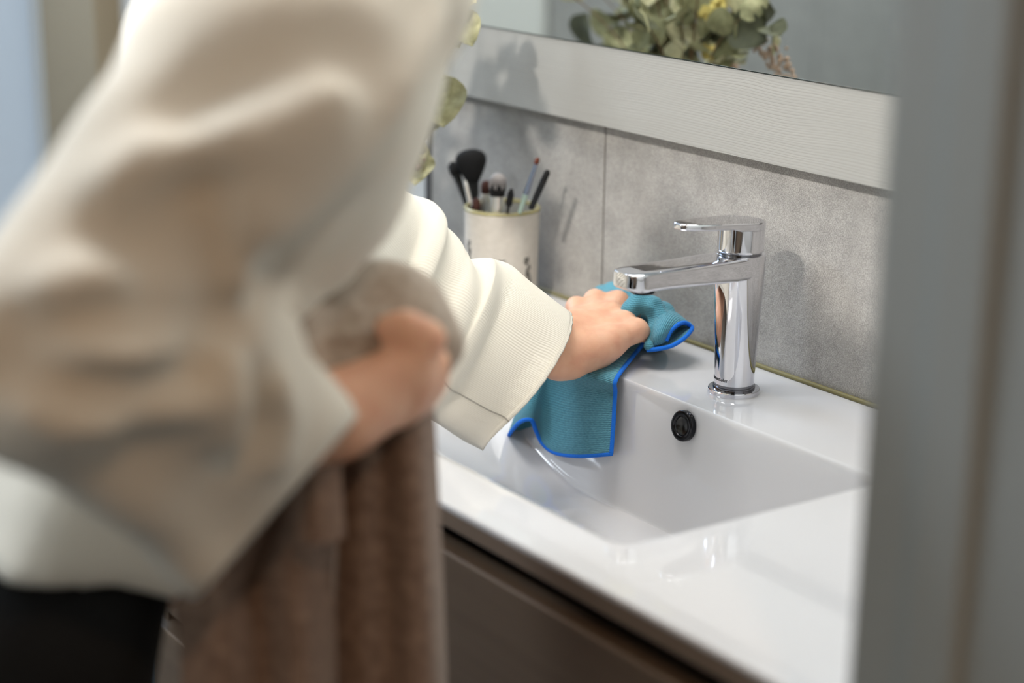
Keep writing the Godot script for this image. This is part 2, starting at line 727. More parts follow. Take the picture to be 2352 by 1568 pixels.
func downlight(at: Vector3, aim: Vector3, energy: float, angle: float, color: Color, label: String, soft := 0.055, blend := 0.5) -> void:
	var t := thing("ceiling_spotlight", at, label, "ceiling lamp")
	var b := MB.new()
	b.lathe([Vector2(0.055, 0.0), Vector2(0.062, -0.008), Vector2(0.070, -0.008), Vector2(0.072, 0.0), Vector2(0.072, 0.012)], at, Vector3.UP, 32)
	put("trim_ring", b, M.frame_white, t)
	b = MB.new()
	b.fan(circle(at + Vector3(0, 0.001, 0), 0.056, 32), true)
	put("glowing_face", b, M.lamp_face, t)
	var l := SpotLight3D.new()
	l.name = "spot"
	l.light_energy = energy
	l.light_color = color
	l.spot_angle = angle
	l.spot_angle_attenuation = blend
	l.spot_range = 8.0
	l.spot_attenuation = 2.0
	l.light_size = soft
	l.shadow_enabled = true
	l.position = Vector3(0, -0.03, 0)
	t.add_child(l)
	l.look_at_from_position(at + Vector3(0, -0.03, 0), aim, Vector3.RIGHT)

func circle(c: Vector3, r: float, seg: int) -> PackedVector3Array:
	var q := PackedVector3Array()
	for i in seg:
		q.append(c + Vector3(cos(TAU * i / seg) * r, 0, sin(TAU * i / seg) * r))
	return q

func block(lo: Vector3, hi: Vector3, r := 0.001) -> MB:
	var b := MB.new()
	b.box(lo, hi, r, 1)
	return b

# ------------------------------------------------------------------ the room
func room() -> void:
	structure("floor", block(Vector3(-2.05, -0.12, -0.12), Vector3(3.0, -0.006, 3.1)), M.grout)
	var fl: MeshInstance3D = get_node("floor")
	for i in 9:
		for j in 6:
			var x := -2.05 + i * 0.305
			var z := -0.26 + j * 0.605
			if x > 0.5: continue
			put("floor_tile", block(Vector3(x, -0.006, maxf(z, -0.1)), Vector3(x + 0.302, 0, minf(z + 0.602, 2.45)), 0.0012), M.floor_tile, fl)
	structure("ceiling", block(Vector3(-2.05, 2.4, -0.12), Vector3(3.0, 2.5, 3.1)), M.ceiling)
	# back wall: plaster at the far left, stone tiles behind the basin
	structure("wall_back", block(Vector3(-2.05, -0.01, -0.12), Vector3(0.60, 2.41, -0.010)), M.plaster)
	var wb: MeshInstance3D = get_node("wall_back")
	put("plaster_panel", block(Vector3(-1.95, 0, -0.011), Vector3(-0.665, 2.4, -0.002), 0.001), M.plaster, wb)
	for t in [[-0.652, -0.3065], [-0.3040, 0.2940], [0.2965, 0.595]]:
		for row in [[0.0, 0.8785 + 0.3], [1.181, 2.38]]:
			put("wall_tile", block(Vector3(t[0], row[0], -0.012), Vector3(t[1], row[1], 0.0), 0.0009), M.stone, wb)
	put("corner_trim", block(Vector3(-0.664, 0, -0.012), Vector3(-0.654, 2.4, 0.002), 0.001), M.chrome_dark, wb)
	# left wall with the frosted glazing
	var wl := MB.new()
	wl.box(Vector3(-2.05, -0.01, -0.12), Vector3(-1.95, 2.41, 0.0), 0.001, 1)
	wl.box(Vector3(-2.05, -0.01, 0.83), Vector3(-1.95, 2.41, 2.5), 0.001, 1)
	wl.box(Vector3(-2.05, -0.01, -0.01), Vector3(-1.95, 0.10, 0.83), 0.001, 1)
	wl.box(Vector3(-2.05, 2.32, -0.01), Vector3(-1.95, 2.41, 0.83), 0.001, 1)
	structure("wall_left", wl, M.cream_wall)
	var wlo: MeshInstance3D = get_node("wall_left")
	for k in 3:
		put("wall_tile", block(Vector3(-1.952, 0.0, 1.22 + k * 0.42), Vector3(-1.938, 2.39, 1.22 + k * 0.42 + 0.417), 0.001), M.stone, wlo)
	structure("window_1", block(Vector3(-2.03, 0.10, -0.005), Vector3(-2.01, 2.33, 0.83), 0.001), M.plaster)
	var wi: MeshInstance3D = get_node("window_1")
	var f := MB.new()
	f.box(Vector3(-1.99, 0.10, -0.004), Vector3(-1.935, 0.14, 0.83), 0.004)
	f.box(Vector3(-1.99, 2.29, -0.004), Vector3(-1.935, 2.33, 0.83), 0.004)
	f.box(Vector3(-1.99, 0.10, -0.004), Vector3(-1.955, 2.33, 0.004), 0.002)
	f.box(Vector3(-1.99, 0.10, 0.80), Vector3(-1.935, 2.33, 0.83), 0.004)
	put("window_frame", f, M.frame_white, wi)
	put("pane", block(Vector3(-1.965, 0.13, 0.004), Vector3(-1.957, 2.30, 0.81), 0.001), M.frosted, wi)
	# front wall (behind the person), right wall with the doorway
	structure("wall_front", block(Vector3(-2.05, -0.01, 2.45), Vector3(0.60, 2.41, 2.55)), M.cream_wall)
	var wr := MB.new()
	wr.box(Vector3(0.615, -0.01, -0.12), Vector3(0.705, 2.41, 0.540), 0.001, 1)
	wr.box(Vector3(0.615, -0.01, 1.62), Vector3(0.705, 2.41, 3.0), 0.001, 1)
	wr.box(Vector3(0.615, 2.06, 0.52), Vector3(0.705, 2.41, 1.64), 0.001, 1)
	structure("wall_right", wr, M.cream_wall)
	# door lining: the near jamb fills the right of the picture
	var j := MB.new()
	j.box(Vector3(0.595, 0, 0.536), Vector3(0.640, 2.06, 0.556), 0.003)
	j.box(Vector3(0.636, 0, 0.536), Vector3(0.672, 2.06, 0.562), 0.004)
	j.box(Vector3(0.668, 0, 0.536), Vector3(0.725, 2.06, 0.553), 0.003)
	j.box(Vector3(0.595, 0, 1.604), Vector3(0.725, 2.06, 1.624), 0.003)
	j.box(Vector3(0.595, 2.04, 0.536), Vector3(0.725, 2.07, 1.624), 0.003)
	structure("door_1", j, M.jamb)
	var c := MB.new()
	c.box(Vector3(0.706, 0, 0.46), Vector3(0.722, 2.12, 0.545), 0.004)
	c.box(Vector3(0.706, 0, 1.615), Vector3(0.722, 2.12, 1.70), 0.004)
	c.box(Vector3(0.706, 2.05, 0.46), Vector3(0.722, 2.13, 1.70), 0.004)
	structure("trim_1", c, M.jamb)
	# hall behind the camera
	structure("wall_hall_back", block(Vector3(0.70, -0.01, -0.12), Vector3(3.0, 2.41, -0.02)), M.cream_wall)
	structure("wall_hall_right", block(Vector3(2.9, -0.01, -0.12), Vector3(3.0, 2.41, 3.1)), M.cream_wall)
	structure("wall_hall_front", block(Vector3(0.60, -0.01, 2.98), Vector3(3.0, 2.41, 3.1)), M.cream_wall)
	# tan post in the far corner
	var p := MB.new()
	p.box(Vector3(-1.81, 0, -0.004), Vector3(-1.575, 2.395, 0.045), 0.004)
	var po := put("corner_post", p, M.tan)
	tag(po, "tall beige post standing in the far corner behind the person", "post")
	downlight(Vector3(0.34, 2.398, 1.88), Vector3(-0.22, 1.12, 0.0), KEY_E, 19.0, Color(1.0, 0.975, 0.945), "round recessed ceiling lamp behind the person, aimed at the basin", 0.055, 0.6)
	panel_lamp(Vector3(-1.0, 2.38, 1.85), Vector2(0.40, 0.40), COOL_E, Color(0.90, 0.95, 1.0), "square cool white ceiling panel lamp in the middle of the bathroom")
	downlight(Vector3(1.75, 2.398, 1.3), Vector3(1.75, 0.0, 1.3), HALL_E, 75.0, Color(1.0, 0.83, 0.66), "round recessed ceiling lamp in the hall by the doorway", 0.06, 0.8)
	panel_lamp(Vector3(-0.20, 2.38, 0.42), Vector2(0.80, 0.50), PANEL_E, Color(1.0, 0.985, 0.965), "rectangular white ceiling panel lamp above the basin")

func panel_lamp(at: Vector3, size: Vector2, energy: float, color: Color, label: String) -> void:
	var pt := thing("ceiling_panel_lamp", at, label, "ceiling lamp")
	var h := Vector3(size.x / 2, 0, size.y / 2)
	put("panel_frame", block(at - h - Vector3(0.02, 0.005, 0.02), at + h + Vector3(0.02, 0.022, 0.02), 0.004), M.frame_white, pt)
	put("glowing_face", block(at - h - Vector3(0, 0.008, 0), at + h - Vector3(0, 0.002, 0), 0.001), M.lamp_face, pt)
	var pl := AreaLight3D.new()
	pl.name = "panel"
	pl.area_size = size
	pl.light_color = color
	pl.light_energy = energy
	pl.area_normalize_energy = true
	pl.shadow_enabled = true
	pl.area_range = 8.0
	pl.area_attenuation = 2.0
	pt.add_child(pl)
	pl.transform = Transform3D(Basis(Vector3.RIGHT, -PI / 2), Vector3(0, -0.012, 0))

const KEY_E := 4.2
const HALL_E := 0.9
const PANEL_E := 1.55
const COOL_E := 2.4
const DAY_E := 2.0

# ------------------------------------------------------------------ basin, cabinet, wall fittings
const BX0 := -0.42
const BX1 := 0.252
const BZ0 := 0.141
const BZ1 := 0.424

func prof(t: float) -> float:
	t = clampf(t, 0, 1)
	return t * t * (3 - 2 * t)

func bowl(x: float, z: float) -> float:
	# right side of the bowl runs in slightly towards the front
	var xr := 0.2545 - (z - 0.17) * 0.06
	var back := prof((z - BZ0) / 0.024)
	var front := prof((BZ1 - z) / 0.20)
	var right := prof((xr - x) / 0.032)
	var left := prof((x - BX0) / 0.30)
	var h := 0.128 * back * right * pow(left, 0.8) * pow(front, 0.75)
	return h

func lines(parts: Array) -> Array:
	var out := []
	for p in parts:
		var n: int = maxi(1, roundi((p[1] - p[0]) / p[2]))
		for i in n:
			out.append(lerpf(p[0], p[1], float(i) / n))
	out.append(parts[-1][1])
	return out

func basin() -> void:
	var x0 := -0.510
	var x1 := 0.588
	var z0 := 0.004
	var z1 := 0.481
	var lx := lines([[x0 + 0.003, BX0, 0.012], [BX0, 0.19, 0.004], [0.19, 0.26, 0.0012], [0.26, x1 - 0.003, 0.02]])
	var lz := lines([[z0, BZ0 - 0.002, 0.012], [BZ0 - 0.002, 0.178, 0.001], [0.178, BZ1 + 0.002, 0.004], [BZ1 + 0.002, z1 - 0.003, 0.006]])
	var rows := []
	for z in lz:
		var row := PackedVector3Array()
		for x in lx:
			row.append(Vector3(x, CNT - bowl(x, z), z))
		rows.append(row)
	var t := thing("washbasin", Vector3(0.04, 0.845, 0.242), "white glossy ceramic washbasin with a wide flat rim and sloping bowl", "washbasin")
	var b := MB.new()
	b.grid(rows, 1, 1, false, false)
	# rounded front edge and sides
	var fr := []
	for k in 5:
		var a := PI / 2 * k / 4.0
		var row := PackedVector3Array()
		for x in lx:
			row.append(Vector3(x, CNT - 0.003 + 0.003 * cos(a), z1 - 0.003 + 0.003 * sin(a)))
		fr.append(row)
	var low := PackedVector3Array()
	for x in lx:
		low.append(Vector3(x, 0.8448, z1))
	fr.append(low)
	b.grid(fr, 1, 1, false, false)
	for s in 2:
		var x: float = lx[0] if s == 0 else lx[-1]
		var sgn := -1.0 if s == 0 else 1.0
		var sd := []
		for k in 5:
			var a := PI / 2 * k / 4.0
			sd.append(PackedVector3Array([Vector3(x + sgn * 0.003 * sin(a), CNT - 0.003 + 0.003 * cos(a), z0), Vector3(x + sgn * 0.003 * sin(a), CNT - 0.003 + 0.003 * cos(a), z1 - 0.003)]))
		sd.append(PackedVector3Array([Vector3(x + sgn * 0.003, 0.8448, z0), Vector3(x + sgn * 0.003, 0.8448, z1 - 0.003)]))
		b.grid(sd, 1, 1, s == 0, false)
	# underside with the hull of the bowl
	var un := []
	for z in lz:
		var row := PackedVector3Array()
		for x in lx:
			row.append(Vector3(x, 0.8448 - maxf(0.0, bowl(x, z) - 0.002), z))
		un.append(row)
	b.grid(un, 1, 1, true, false)
	put("basin_body", b, M.ceramic, t)
	# overflow ring in the back of the bowl
	var c: Vector3 = Vector3(0.0071, 0.8308, 0.1535)
	var dir := Vector3(0, 0.16, 1).normalized()
	var o := MB.new()
	o.lathe([Vector2(0.0088, -0.003), Vector2(0.0095, -0.0004), Vector2(0.0112, 0.0006), Vector2(0.0135, 0.0006), Vector2(0.0148, 0.0), Vector2(0.0152, -0.0012), Vector2(0.0152, -0.005)], c, dir, 40)
	var ring := put("overflow_ring", o, M.black_chrome, t)
	ring.set_meta("label", "dark chrome overflow ring")
	o = MB.new()
	o.lathe([Vector2(0.0, -0.004), Vector2(0.006, -0.004), Vector2(0.0089, -0.0015)], c, dir, 32)
	put("overflow_hole", o, M.black_plastic, t)
	# drain
	o = MB.new()
	var dc := Vector3(0.13, CNT - bowl(0.13, 0.24) + 0.001, 0.24)
	o.lathe([Vector2(0.033, 0.0), Vector2(0.031, 0.003), Vector2(0.0, 0.004)], dc, Vector3.UP, 32)
	put("drain_cover", o, M.chrome, t)
	# silicone joint along the wall
	var s := MB.new()
	s.tube([Vector3(-0.510, 0.852, 0.0025), Vector3(0.588, 0.852, 0.0025)], [0.0026], 8)
	var so := put("silicone_joint", s, M.silicone)
	tag(so, "yellowed silicone bead between basin top and stone tiles", "sealant")
	# cabinet
	var k := thing("vanity_cabinet", Vector3(-0.03, 0.0, 0.23), "dark brown wooden vanity cabinet under the white basin", "cabinet")
	var cb := MB.new()
	cb.box(Vector3(-0.507, 0.25, 0.004), Vector3(-0.487, 0.844, 0.467), 0.001)
	cb.box(Vector3(0.565, 0.25, 0.004), Vector3(0.585, 0.844, 0.467), 0.001)
	cb.box(Vector3(-0.49, 0.25, 0.004), Vector3(0.57, 0.27, 0.455), 0.001)
	cb.box(Vector3(-0.49, 0.25, 0.004), Vector3(0.57, 0.70, 0.018), 0.001)
	put("carcass", cb, M.dark_wood, k)
	put("top_rail", block(Vector3(-0.507, 0.8290, 0.41), Vector3(0.585, 0.8446, 0.4805), 0.002), M.rail_wood, k)
	put("finger_recess", block(Vector3(-0.486, 0.79, 0.415), Vector3(0.56, 0.8310, 0.440), 0.001), M.recess, k)
	var fr2 := MB.new()
	fr2.box(Vector3(-0.505, 0.545, 0.455), Vector3(0.583, 0.8075, 0.481), 0.003)
	put("drawer_front", fr2, M.dark_wood, k)
	fr2 = MB.new()
	fr2.box(Vector3(-0.505, 0.255, 0.455), Vector3(0.583, 0.52, 0.481), 0.003)
	put("drawer_front", fr2, M.dark_wood, k)
	# pale wooden board under the mirror, and the mirror
	var w := MB.new()
	w.box(Vector3(-0.640, 1.0660, 0.0005), Vector3(0.590, 1.1525, 0.0185), 0.0008, 1)
	for i in w.v.size():
		w.uv[i] = Vector2(w.v[i].x * 1.6, (w.v[i].y - 1.066) * 10.6)
	var wo := put("wooden_board", w, M.pale_wood)
	tag(wo, "pale wood grain board fixed to the tiles below the mirror", "board")
	var mr := thing("wall_mirror", Vector3(-0.03, 1.153, 0.01), "large frameless wall mirror reflecting dried flowers above the pale board", "mirror")
	put("backing", block(Vector3(-0.640, 1.1530, 0.0005), Vector3(0.590, 2.0, 0.0185), 0.0005), M.mirror_edge, mr)
	put("glass", block(Vector3(-0.640, 1.1540, 0.0186), Vector3(0.590, 1.9995, 0.0200), 0.0003), M.mirror, mr)

# ------------------------------------------------------------------ faucet
func srect(c: Vector3, ax: Vector3, ay: Vector3, hx: float, hy: float, e: float, seg := 48) -> PackedVector3Array:
	# superellipse ring: e = 2 is an ellipse, larger is squarer
	var q := PackedVector3Array()
	for i in seg:
		var t := TAU * i / seg
		var cx := cos(t)
		var sy := sin(t)
		q.append(c + ax * (signf(cx) * pow(absf(cx), 2.0 / e) * hx) + ay * (signf(sy) * pow(absf(sy), 2.0 / e) * hy))
	return q

func faucet() -> void:
	var at := Vector3(0, CNT, 0.0796)
	var t := thing("basin_faucet", at, "polished chrome single lever faucet on the basin rim", "faucet")
	var X := Vector3.RIGHT
	var Y := Vector3.UP
	var Z := Vector3.BACK
	var b := MB.new()
	b.turned([Vector2(0.0253, 0.0), Vector2(0.0255, 0.001), Vector2(0.0255, 0.0042), Vector2(0.0250, 0.0050), Vector2(0.0205, 0.0055)], at, Y, 56)
	put("base_ring", b, M.chrome, t)
	b = MB.new()
	b.turned([Vector2(0.0208, 0.0050), Vector2(0.0208, 0.0075), Vector2(0.0195, 0.0080), Vector2(0.0195, 0.0105)], at, Y, 56)
	put("foot_collar", b, M.chrome_dark, t)
	# column: round at the foot, flat sided towards the top
	b = MB.new()
	var rings := []
	for i in 25:
		var f := float(i) / 24
		var y := lerpf(0.0105, 0.1395, f)
		var r := lerpf(0.0196, 0.0226, f)
		var e := 2.0 + 0.7 * smoothstep(0.15, 1.0, f)
		rings.append(srect(at + Y * y, X, Z, r, r, e, 64))
	var foot := []
	for k in 4:
		foot.append(srect(at + Y * (0.0098 + 0.0007 * k / 3.0), X, Z, 0.0186 + 0.001 * sin(k / 3.0 * PI / 2), 0.0186 + 0.001 * sin(k / 3.0 * PI / 2), 2.0, 64))
	var top := []
	for k in range(1, 5):
		var a := PI / 2 * k / 4
		top.append(srect(at + Y * (0.1395 + 0.0012 * sin(a)), X, Z, 0.0226 - 0.0012 * (1 - cos(a)), 0.0226 - 0.0012 * (1 - cos(a)), 2.7, 64))
	b.loft(foot.slice(0, 3) + rings + top, false, true)
	# spout: a flat bar that reaches out over the bowl
	var sp := []
	var n := 22
	for i in n + 1:
		var f := float(i) / n
		var z := lerpf(-0.004, 0.128, f)
		var yt := lerpf(0.1400, 0.1425, f)
		var yb := lerpf(0.1170, 0.1235, smoothstep(0.0, 1.0, f))
		var hx := lerpf(0.0224, 0.0195, f)
		sp.append([z, yt, yb, hx])
	var end := []
	for k in range(1, 11):
		var a := PI / 2 * k / 10.0
		var q := sin(a)
		end.append([0.128 + 0.0215 * q, 0.1425 - 0.0006 * q * q, 0.1232 + 0.0050 * pow(q, 4), 0.0196 * pow(1.0 - pow(q, 3.2) * 0.985, 1.0 / 3.2)])
	var srings := []
	for s in sp + end:
		srings.append(srect(at + Z * s[0] + Y * ((s[1] + s[2]) / 2), X, Y, s[3], (s[1] - s[2]) / 2, 6.5, 72))
	b.loft(srings, true, true)
	put("body_and_spout", b, M.chrome, t)
	b = MB.new()
	b.turned([Vector2(0.0115, 0.004), Vector2(0.0115, -0.0042), Vector2(0.0105, -0.0050), Vector2(0.0, -0.0044)], at + Vector3(0, 0.1238, 0.1225), Y, 32)
	put("aerator", b, M.black_chrome, t)
	# cartridge neck and lever
	b = MB.new()
	b.turned([Vector2(0.0207, 0.1400), Vector2(0.0207, 0.1432)], at, Y, 48)
	put("cartridge_collar", b, M.chrome_dark, t)
	b = MB.new()
	var lever := []
	lever.append(srect(at + Y * 0.1424, X, Z, 0.0206, 0.0206, 2.0, 64))
	for k in 5:
		var a := PI / 2 * k / 4
		lever.append(srect(at + Y * (0.1424 + 0.0030 * (1 - cos(a))), X, Z, 0.0206 + 0.0019 * sin(a), 0.0206 + 0.0019 * sin(a), 2.0, 64))
	lever.append(srect(at + Y * 0.1700, X, Z, 0.0226, 0.0226, 2.0, 64))
	b.loft(lever, true, true)
	# lever plate: round over the neck, a little narrower at its tip, rising outwards
	var plate := []
	for lay in [[0.0, -0.0012], [0.0004, -0.0004], [0.0012, 0.0], [0.0062, 0.0], [0.0074, -0.0004], [0.0080, -0.0013]]:
		var ring := PackedVector3Array()
		for i in 72:
			var tt := TAU * i / 72
			var cx := cos(tt)
			var sz := sin(tt)
			var q: Vector3
			if sz < 0:
				q = X * (cx * (0.0231 + lay[1])) + Z * (sz * (0.0231 + lay[1]))
			else:
				var far := pow(sz, 0.55)
				var hw := lerpf(0.0231, 0.0165, far)
				q = X * (signf(cx) * pow(absf(cx), 0.62) * (hw + lay[1])) + Z * (pow(sz, 0.62) * (0.083 + lay[1]))
			q.y = 0.1655 + lay[0] + maxf(q.z, -0.02) * 0.075 + (0.0022 if lay[0] < 0.002 and q.z > 0.02 else 0.0)
			ring.append(at + q)
		plate.append(ring)
	b.loft(plate, true, true)
	put("lever", b, M.chrome, t)
	# maker's name round the foot
	var tm := TextMesh.new()
	var sf := SystemFont.new()
	sf.font_names = PackedStringArray(["Droid Sans"])
	tm.font = sf
	tm.text = "RamonSoler"
	tm.font_size = 48
	tm.pixel_size = 0.0001
	tm.depth = 0.002
	tm.curve_step = 2.0
	var arr := tm.get_mesh_arrays()
	var tv: PackedVector3Array = arr[Mesh.ARRAY_VERTEX]
	if tv.size():
		var lo := Vector3(INF, INF, INF)
		var hi := -lo
		for p in tv:
			lo = lo.min(p)
			hi = hi.max(p)
		var s := 0.0235 / (hi.x - lo.x)
		var tb := MB.new()
		var R := 0.0199
		# the text ends just left of the side that faces the doorway
		var a1 := deg_to_rad(27.0)
		for i in tv.size():
			var ang := a1 - (hi.x - tv[i].x) * s / R
			var rr := R - 0.0003 + (0.00045 if tv[i].z > 0 else 0.0)
			tb.v.append(at + Vector3(sin(ang) * rr, 0.0145 + (tv[i].y - lo.y) * s, cos(ang) * rr))
			tb.n.append(Vector3(sin(ang), 0, cos(ang)))
			tb.uv.append(Vector2.ZERO)
		var ti: PackedInt32Array = arr[Mesh.ARRAY_INDEX] if arr[Mesh.ARRAY_INDEX] != null else PackedInt32Array(range(tv.size()))
		tb.idx = ti
		put("engraved_name", tb, M.engraved, t)

# ------------------------------------------------------------------ cup with make-up brushes
func sprig_texture() -> ImageTexture:
	var im := Image.create(1024, 512, false, Image.FORMAT_RGB8)
	im.fill(Color(0.845, 0.815, 0.765))
	var nz := noise(0.02, 3, 7)
	for y in 512:
		for x in 1024:
			var d := nz.get_noise_2d(x, y) * 0.025
			im.set_pixel(x, y, Color(0.79 + d, 0.765 + d, 0.725 + d))
	var rng := RandomNumberGenerator.new()
	rng.seed = 5
	# nine printed twigs round the cup
	for s in [[0.270, 0.33], [0.084, 0.60], [0.979, 0.49], [0.10, 0.5], [0.55, 0.6], [0.66, 0.45], [0.78, 0.62]]:
		var x: float = s[0] * 1024
		var y: float = s[1] * 512
		var sway := rng.randf_range(-0.12, 0.12)
		for k in 22:
			var ly := y + k * 10.5
			var cx := x + (ly - y) * sway + 4 * sin(k * 0.9)
			for side in [-1, 1]:
				if rng.randf() < 0.2: continue
				var lx: float = cx + side * rng.randf_range(6, 11)
				var ang: float = side * 0.9
				for i in range(-11, 12):
					for j in range(-5, 6):
						var e := Vector2(i, j).rotated(-PI / 2 + ang)
						if pow(i / 10.0, 2) + pow(j / 4.2, 2) < 1.0:
							var px := posmod(int(lx + e.x), 1024)
							var py := int(ly + e.y)
							if py >= 0 and py < 512:
								im.set_pixel(px, py, Color(0.13, 0.13, 0.11))
			for w in 11:
				var py := int(ly + w)
				if py < 512:
					for q in 3:
						im.set_pixel(posmod(int(cx) + q, 1024), py, Color(0.15, 0.15, 0.12))
	return ImageTexture.create_from_image(im)

func cup() -> void:
	var at: Vector3 = Vector3(-0.4161, 0.8500, 0.0600)
	var h := 0.1085
	var r := 0.0438
	var t := thing("brush_cup", at, "cream ceramic cup with printed black twigs by the tiled wall", "cup")
	var m := mat(Color.WHITE, 0.3)
	m.albedo_texture = sprig_texture()
	var b := MB.new()
	var wob := []
	for i in 13:
		wob.append(Vector2(lerpf(r - 0.0022, r, float(12 - i) / 12) + (0.0006 if i == 0 else 0.0), h - (h - 0.003) * i / 12.0))
	wob.reverse()
	b.lathe(wob, at, Vector3.UP, 72)
	for i in b.uv.size():
		var p := b.v[i] - at
		b.uv[i] = Vector2(b.uv[i].x, 1.0 - p.y / h)
	put("outer_wall", b, m, t)
	b = MB.new()
	b.lathe([Vector2(r - 0.0041, h - 0.006), Vector2(r - 0.0040, h - 0.0005), Vector2(r - 0.0030, h + 0.0012), Vector2(r - 0.0012, h + 0.0014), Vector2(r + 0.0006, h + 0.0002), Vector2(r + 0.0007, h - 0.0018), Vector2(r - 0.0004, h - 0.0040)].map(func(p): return Vector2(p.x, p.y)), at, Vector3.UP, 72)
	put("glazed_rim", b, M.cup_rim, t)
	b = MB.new()
	b.lathe([Vector2(0.0, 0.006), Vector2(r - 0.006, 0.006), Vector2(r - 0.0041, h - 0.003)], at, Vector3.UP, 56)
	put("inner_wall", b, M.cup_in, t)
	b = MB.new()
	b.lathe([Vector2(r - 0.0018, 0.004), Vector2(r - 0.004, 0.0), Vector2(0.0, 0.0)], at, Vector3.UP, 56)
	put("foot", b, M.cup_in, t)
	# each brush: a foot inside the cup, a tip above the rim, and lathed pieces along the axis
	brush("makeup_brush", Vector3(-0.4957, 1.0127, 0.0500), Vector3(-0.4797, 0.9435, 0.0521), [["handle", "handle_black", [[-1.0, 0.004], [0.056, 0.0045]]], ["ferrule", "handle_black", [[0.056, 0.0055], [0.040, 0.0068]]], ["bristles", "bristle", [[0.040, 0.0068], [0.030, 0.0125], [0.022, 0.0165], [0.015, 0.0187], [0.009, 0.0182], [0.004, 0.0145], [0.001, 0.008], [0.0, 0.0]]]], "large black fan shaped powder brush, biggest in the cup", 0.55)
	brush("makeup_brush", Vector3(-0.5212, 0.9938, 0.0580), Vector3(-0.4842, 0.9456, 0.0601), [["handle", "handle_black", [[-1.0, 0.0035], [0.030, 0.0042], [0.020, 0.0052]]], ["bristles", "bristle", [[0.020, 0.0052], [0.012, 0.0072], [0.004, 0.0066], [0.0, 0.002]]]], "slim black brush leaning out left, past the fan brush", 1.0)
	brush("makeup_brush", Vector3(-0.4652, 0.9827, 0.0780), Vector3(-0.4528, 0.9547, 0.0780), [["handle", "handle_black", [[-1.0, 0.003], [0.035, 0.0034]]], ["ferrule", "silver", [[0.035, 0.0030], [0.006, 0.0026], [0.0, 0.0012]]]], "black brush handle with a shiny silver end before the fan brush", 1.0)
	brush("makeup_brush", Vector3(-0.4341, 0.9683, 0.0850), Vector3(-0.4014, 0.8579, 0.0850), [["handle", "handle_black", [[-1.0, 0.0035], [0.014, 0.0040]]], ["bristles", "bristle_brown", [[0.014, 0.0040], [0.009, 0.0052], [0.003, 0.0045], [0.0, 0.002]]]], "shortest brush, dark brown bristles barely above the cup rim", 1.0)
	brush("makeup_brush", Vector3(-0.4338, 0.9871, 0.0700), Vector3(-0.4380, 0.8580, 0.0778), [["handle", "handle_black", [[-1.0, 0.004], [0.050, 0.0045]]], ["ferrule", "silver", [[0.050, 0.0042], [0.015, 0.0048]]], ["bristles", "bristle_brown", [[0.015, 0.0048], [0.008, 0.0062], [0.002, 0.0050], [0.0, 0.002]]]], "brush with brown bristles and pale silver ferrule beside the stippling brush", 1.0)
	brush("makeup_brush", Vector3(-0.3972, 1.0033, 0.0800), Vector3(-0.3941, 0.8611, 0.0866), [["handle", "handle_black", [[-1.0, 0.006], [0.050, 0.0065]]], ["ferrule", "silver", [[0.050, 0.0076], [0.0265, 0.0083]]], ["bristles", "bristle", [[0.0265, 0.0082], [0.020, 0.0092], [0.012, 0.0095], [0.010, 0.0093]]], ["bristle_tips", "bristle_white", [[0.0102, 0.0094], [0.006, 0.0088], [0.0025, 0.0066], [0.0006, 0.0036], [0.0, 0.0]]]], "thick stippling brush, black bristles tipped white, silver ferrule", 1.0)
	brush("makeup_brush", Vector3(-0.3738, 0.9886, 0.0780), Vector3(-0.3783, 0.9604, 0.0801), [["wand", "handle_black", [[-1.0, 0.0016], [0.020, 0.0016]]], ["spiral_bristles", "bristle", [[0.021, 0.0022], [0.018, 0.0040], [0.006, 0.0038], [0.0, 0.0018]]]], "small black spiral lash brush near the middle of the cup", 1.0)
	brush("makeup_brush", Vector3(-0.3517, 1.0257, 0.0580), Vector3(-0.3706, 0.9605, 0.0686), [["handle", "mint", [[-1.0, 0.0022], [0.045, 0.0034]]], ["ferrule", "steel_blue", [[0.045, 0.0034], [0.008, 0.0020]]], ["bristles", "bristle_rust", [[0.008, 0.0022], [0.005, 0.0030], [0.002, 0.0026], [0.0, 0.0008]]]], "thin brush with mint green handle and rust coloured tip", 1.0)
	brush("makeup_brush", Vector3(-0.3330, 1.0144, 0.0580), Vector3(-0.3521, 0.9687, 0.0665), [["handle", "handle_black", [[-1.0, 0.0034], [0.012, 0.0038]]], ["angled_tip", "bristle", [[0.012, 0.0036], [0.003, 0.0036], [0.0, 0.0018]]]], "black angled brush leaning right, furthest right in the cup", 0.6)

func brush(called: String, tip: Vector3, foot: Vector3, pieces: Array, label: String, squash: float) -> void:
	var t := thing(called, foot, label, "makeup brush", "make-up brushes in the cream cup")
	var len := tip.distance_to(foot)
	var dir := (tip - foot) / len
	for p in pieces:
		var prof_pts := []
		for q in p[2]:
			var y: float = 0.0 if q[0] < 0 else len - q[0]
			prof_pts.append(Vector2(q[1], y))
		var first: Vector2 = prof_pts[0]
		prof_pts.push_front(Vector2(0.0, first.y))
		prof_pts.append(Vector2(0.0, prof_pts[-1].y))
		var b := MB.new()
		if p[0] == "bristles" or p[0] == "bristle_tips":
			b.lathe(prof_pts, foot, dir, 24, 1, 1, squash, Vector3(0.5932, 0.0117, -0.8050))
		else:
			b.turned(prof_pts, foot, dir, 20)
		if p[0] == "bristle_tips":
			var side := dir.cross(Vector3.UP).normalized()
			for k in 26:
				var d := side.rotated(dir, TAU * k / 26.0)
				var down := 0.009 + 0.007 * absf(sin(k * 2.3))
				b.tube([foot + dir * (len - 0.0065) + d * 0.0088, foot + dir * (len - down) + d * 0.0096, foot + dir * (len - down - 0.003) + d * 0.0093], [0.0009, 0.0007, 0.0002], 5)
		put(p[0], b, M[p[1]], t)

